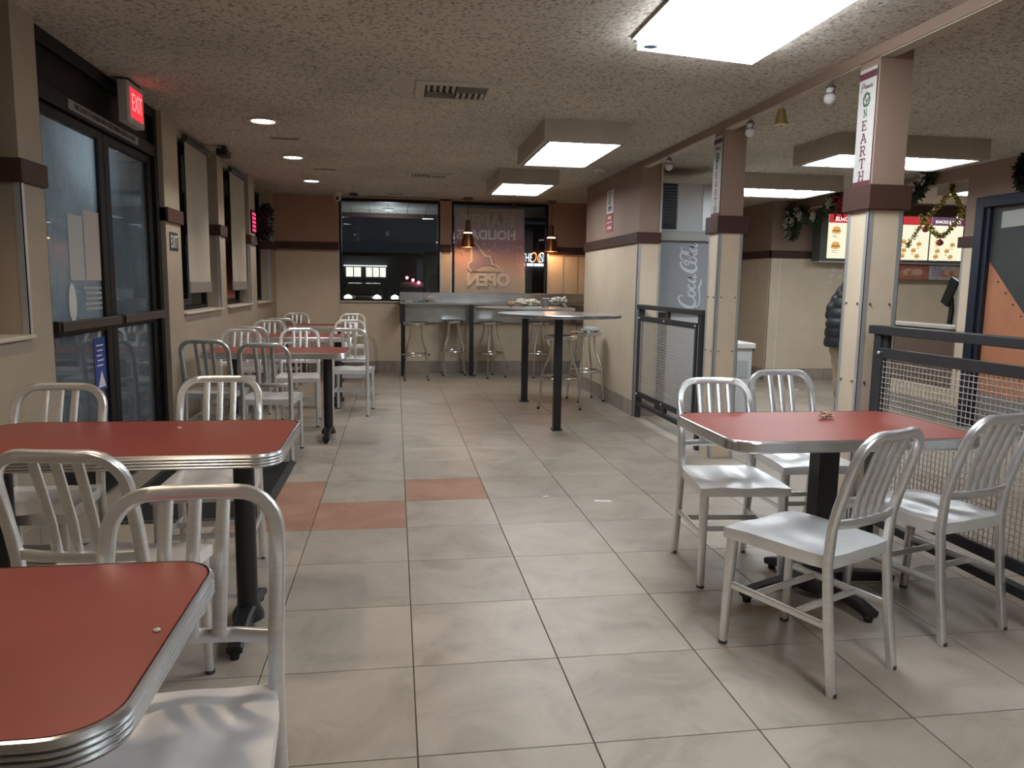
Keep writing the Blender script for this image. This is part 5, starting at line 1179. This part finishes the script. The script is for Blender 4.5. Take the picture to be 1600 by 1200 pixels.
B().box(-3.9, XO, 1.5, 11.4, 2.47, 2.56).build('slab', mat('canopy_slab', (.35, .34, .32), .8, noise=.08), e, 0); B().box(-3.94, -3.9, 1.5, 11.4, 2.40, 2.62).build('fascia', mat('canopy_fascia', (.12, .06, .06), .6), e, 0)
# block pillar outside the entrance
e = thing('block_pillar', (-2.62, 8.4, -.02), 'pale slump-block pillar outside the entrance door', 'pillar')
BK = mat('slump_block', (.52, .50, .46), .85, noise=.12, nscale=9, bump=.3, bscale=40)
for k in range(18): B().box(-2.80, -2.45, 8.22, 8.58, -.02+.135*k, -.02+.135*k+.125, bev=.012).build('block', BK, e, 0)
B().box(-2.79, -2.46, 8.23, 8.57, -.02, 2.47).build('mortar_core', mat('mortar', (.22, .21, .2), .9), e, 0)
e = thing('flower_pot', (-2.5, 7.6, -.02), 'pot of red flowers outside beside the block pillar', 'flower pot')
B().lathe([(.09, -.02), (.12, .14), (.13, .14), (.13, .17), (.11, .17), (.0, .15)], (-2.5, 7.6, 0), 20).build('pot', mat('pot_grey', (.2, .2, .2), .7), e); b = B(); foliage(b, [(-2.58, 7.6, .2), (-2.5, 7.55, .26), (-2.42, 7.62, .2)], .05, 90, .09, 8); b.build('leaves', LEAF, e, 0, kind='stuff')
for k in range(6): B().sphere((-2.56+.028*k, 7.58+.03*(k % 2), .29+.02*(k % 3)), .028, (1, 1, .6), seg=8, rg=5).build('flower', mat('flower_red', (.45, .05, .07), .7), e)
# cars
def car(x, y, facing, label, col, tail=False, hl=(1, .82, .55), hs=60, suv=0.):
    e = thing('car', (x, y, -.12), label, 'car'); s = facing; z0 = -.12
    prof = [(-2.1, .35), (-2.15, .65), (-2.0, .85+.1*suv), (-1.35, .92+.1*suv), (-.75, 1.38+.35*suv), (.75, 1.42+.35*suv), (1.45, .95+.25*suv), (2.0, .85+.3*suv), (2.1, .6), (2.05, .35)]
    b = B(); rg = []
    for xx, ins in ((-.88, .1), (-.8, 0), (.8, 0), (.88, .1)): rg.append(b._pts([(x+xx*(1-.15*(1 if pz > 1 else 0)), y-s*py*(1-.02*ins), z0+pz*(1-ins*.06)) for py, pz in prof]))
    b.loft(rg); b.build('body', mat('car_'+col[0], col[1], .25, .3, coat=.5), e, 30)
    b = B(); b.loft([b._pts([(x-.66, y+s*1.33, z0+.96+.1*suv), (x+.66, y+s*1.33, z0+.96+.1*suv), (x+.6, y+s*.80, z0+1.36+.33*suv), (x-.6, y+s*.80, z0+1.36+.33*suv)]), b._pts([(x-.66, y+s*1.35, z0+.97+.1*suv), (x+.66, y+s*1.35, z0+.97+.1*suv), (x+.6, y+s*.82, z0+1.37+.33*suv), (x-.6, y+s*.82, z0+1.37+.33*suv)])]); b.build('windscreen', mat('car_glass', (.02, .025, .03), .08), e, 0)
    for q in (-1, 1):
        for w in (-1.3, 1.3): B().cyl((x+q*.70, y+w, z0+.32), (x+q*.90, y+w, z0+.32), .32, seg=20).build('wheel', RUBBER, e)
        if not tail: B().cyl((x+q*.64, y+s*2.1, z0+.72), (x+q*.64, y+s*2.17, z0+.72), .16, .14, seg=14).build('headlight', emat('headlight_%s' % col[0], hl, hs), e)
        else: B().box(x+q*.72-.12, x+q*.72+.12, y-2.16, y-2.08, z0+.95+.3*suv, z0+1.1+.3*suv).build('tail_light', emat('tail_red', (1, .08, .15), 6), e, 0)
car(-1.45, 37, -1, 'car with warm glaring headlights outside the left back window', ('grey', (.05, .05, .055)), hs=90)
car(.62, 37.5, -1, 'car with bluish headlights outside beside the window bar', ('blue', (.03, .035, .06)), hl=(.75, .8, 1), hs=45)
e = thing('tail_light_carrier', (.6, 30, -.12), 'made-up barrier with red lamps outside the left back window', 'carrier')  # made-up carrier for red lights that stand for distant tail-lights
B().box(.2, 1.1, 29.97, 30.03, 1.15, 1.35, bev=.01).build('beam', mat('carrier_white', (.4, .4, .4), .6), e, 0)
for xx in (.28, 1.02): B().box(xx-.03, xx+.03, 29.97, 30.03, -.12, 1.2).build('leg', CHAR, e, 0)
for k, xx in enumerate((.45, .68, .9)): B().sphere((xx, 29.93, 1.52-.09*k), .06, seg=10, rg=7).build('red_lamp', emat('lamp_red', (1, .15, .25), 8), e)
# shops across the street
def shop(x0, x1, y, h, label, m): 
    e = thing('shop_building', ((x0+x1)/2, y, -.12), label, 'building'); B().box(x0, x1, y, y+8, -.12, h).build('wall', m, e, 0); B().box(x0-.2, x1+.2, y-.4, y+8, h, h+.25).build('roof_edge', mat('roof_dark', (.04, .04, .045), .7), e, 0); return e
e = shop(-9, 1.3, 48, 2.9, 'dark shop with lit front windows across the street', mat('shop_dark', (.06, .065, .065), .8))
for a, b_ in ((-3.0, -2.05), (-1.8, -.55)):
    w_ = B().box(a-.06, b_+.06, 47.93, 48, 1.55, 2.3).build('window', mat('shop_frame', (.1, .1, .1), .6), e, 0)
    n = 2 if b_-a < 1 else 3
    for k in range(n): B().box(a+(b_-a)*k/n+.03, a+(b_-a)*(k+1)/n-.03, 47.91, 47.94, 1.66, 2.24).build('pane', emat('shop_light', (1, .93, .82), 1.3), w_, 0)
B().box(-3.1, -.5, 47.5, 48, 2.3, 2.36).build('canopy', emat('canopy_white', (1, 1, .98), 1.2), e, 0)
e = shop(1.9, 5.5, 46, 2.95, 'pale plain building across the street, right of the lit shop', mat('shop_pale', (.32, .36, .36), .8, noise=.15, nscale=.7))
for k in range(3): 
    w_ = B().box(2.0+1.1*k, 2.7+1.1*k, 45.95, 46, .6, 1.9).build('window', mat('shop_frame', (.1, .1, .1), .6), e, 0); B().box(2.06+1.1*k, 2.64+1.1*k, 45.94, 45.96, .66, 1.84).build('pane', mat('dark_pane', (.03, .04, .045), .1), w_, 0)
e = shop(6.0, 16, 40, 4.2, 'dark store with a glowing OC sign across the street', mat('shop_night', (.035, .045, .055), .8))
fs = lambda x, z: frame((x, 39.9, z), (1, 0, 0), (0, 0, 1))
text('sign_lettering', 'THE', .62, fs(6.86, 2.72), emat('sign_white', (.75, .85, 1), 2.2), e, sx=.5); text('sign_lettering', 'OC', .80, fs(7.32, 2.72), emat('sign_orange', (1, .33, .12), 2.5), e, sx=.62, shear=.3); text('sign_lettering', 'NLD', .62, fs(7.83, 2.72), emat('sign_white', (.75, .85, 1), 2.2), e, sx=.5)
for a, b_ in ((6.68, 6.76), (6.86, 7.2), (7.24, 7.75), (7.82, 8.08)): B().box(a, b_, 39.88, 39.9, 2.30, 2.44).build('sign_line', emat('sign_white', (.75, .85, 1), 2.2), e, 0)
for k in range(4):
    w_ = B().box(6.5+1.4*k, 7.6+1.4*k, 39.93, 40, .3, 1.9).build('window', mat('shop_frame', (.1, .1, .1), .6), e, 0); B().box(6.56+1.4*k, 7.54+1.4*k, 39.91, 39.94, .36, 1.84).build('pane', mat('dim_pane', (.08, .11, .12), .2), w_, 0)
e = shop(-60, -14, 30, 4, 'long dark building across the parking lot beyond the entrance', mat('shop_far', (.05, .055, .06), .8))
for k in range(6): 
    w_ = B().box(-40+4*k, -38+4*k, 29.9, 30, .8, 2.4).build('window', mat('shop_frame', (.1, .1, .1), .6), e, 0); B().box(-39.9+4*k, -38.1+4*k, 29.88, 29.91, .9, 2.3).build('pane', emat('dim_window', (.7, .8, 1), .25), w_, 0)
def street_lamp(x, y, h, label, s=40, c=(.85, .92, 1)):
    e = thing('street_lamp', (x, y, -.12), label, 'street lamp', 'street lamps outside'); B().cyl((x, y, -.12), (x, y, h), .08, .05, seg=12).build('pole', CHAR, e); B().sweep([(x, y, h), (x-.3, y, h+.12), (x-.75, y, h+.12)], .07, .07, (0, 1, 0), .3).build('arm', CHAR, e); B().box(x-1.15, x-.6, y-.12, y+.12, h+.05, h+.16, bev=.02).build('head', CHAR, e, 0); B().box(x-1.1, x-.68, y-.1, y+.1, h+.035, h+.05).build('lamp', emat('street_light_%d' % s, c, s), e, 0)
street_lamp(2.15, 30, 3.75, 'street lamp shining outside the left back window'); street_lamp(-7.5, 45, 4.2, 'distant street lamp left of the lit shop', 20); street_lamp(-9.5, 16, 3.6, 'street lamp beyond the entrance door glass', 30); street_lamp(-16, 22, 3.4, 'farther street lamp beyond the entrance door glass', 30, (1, .8, .5)); street_lamp(-12, 24, 4.6, 'tall street lamp beyond the entrance door glass', 30)
SC.cycles.max_bounces = 6; SC.cycles.diffuse_bounces = 4; SC.cycles.glossy_bounces = 3; SC.cycles.transmission_bounces = 4; SC.cycles.transparent_max_bounces = 8
SC.cycles.caustics_reflective = False; SC.cycles.caustics_refractive = False
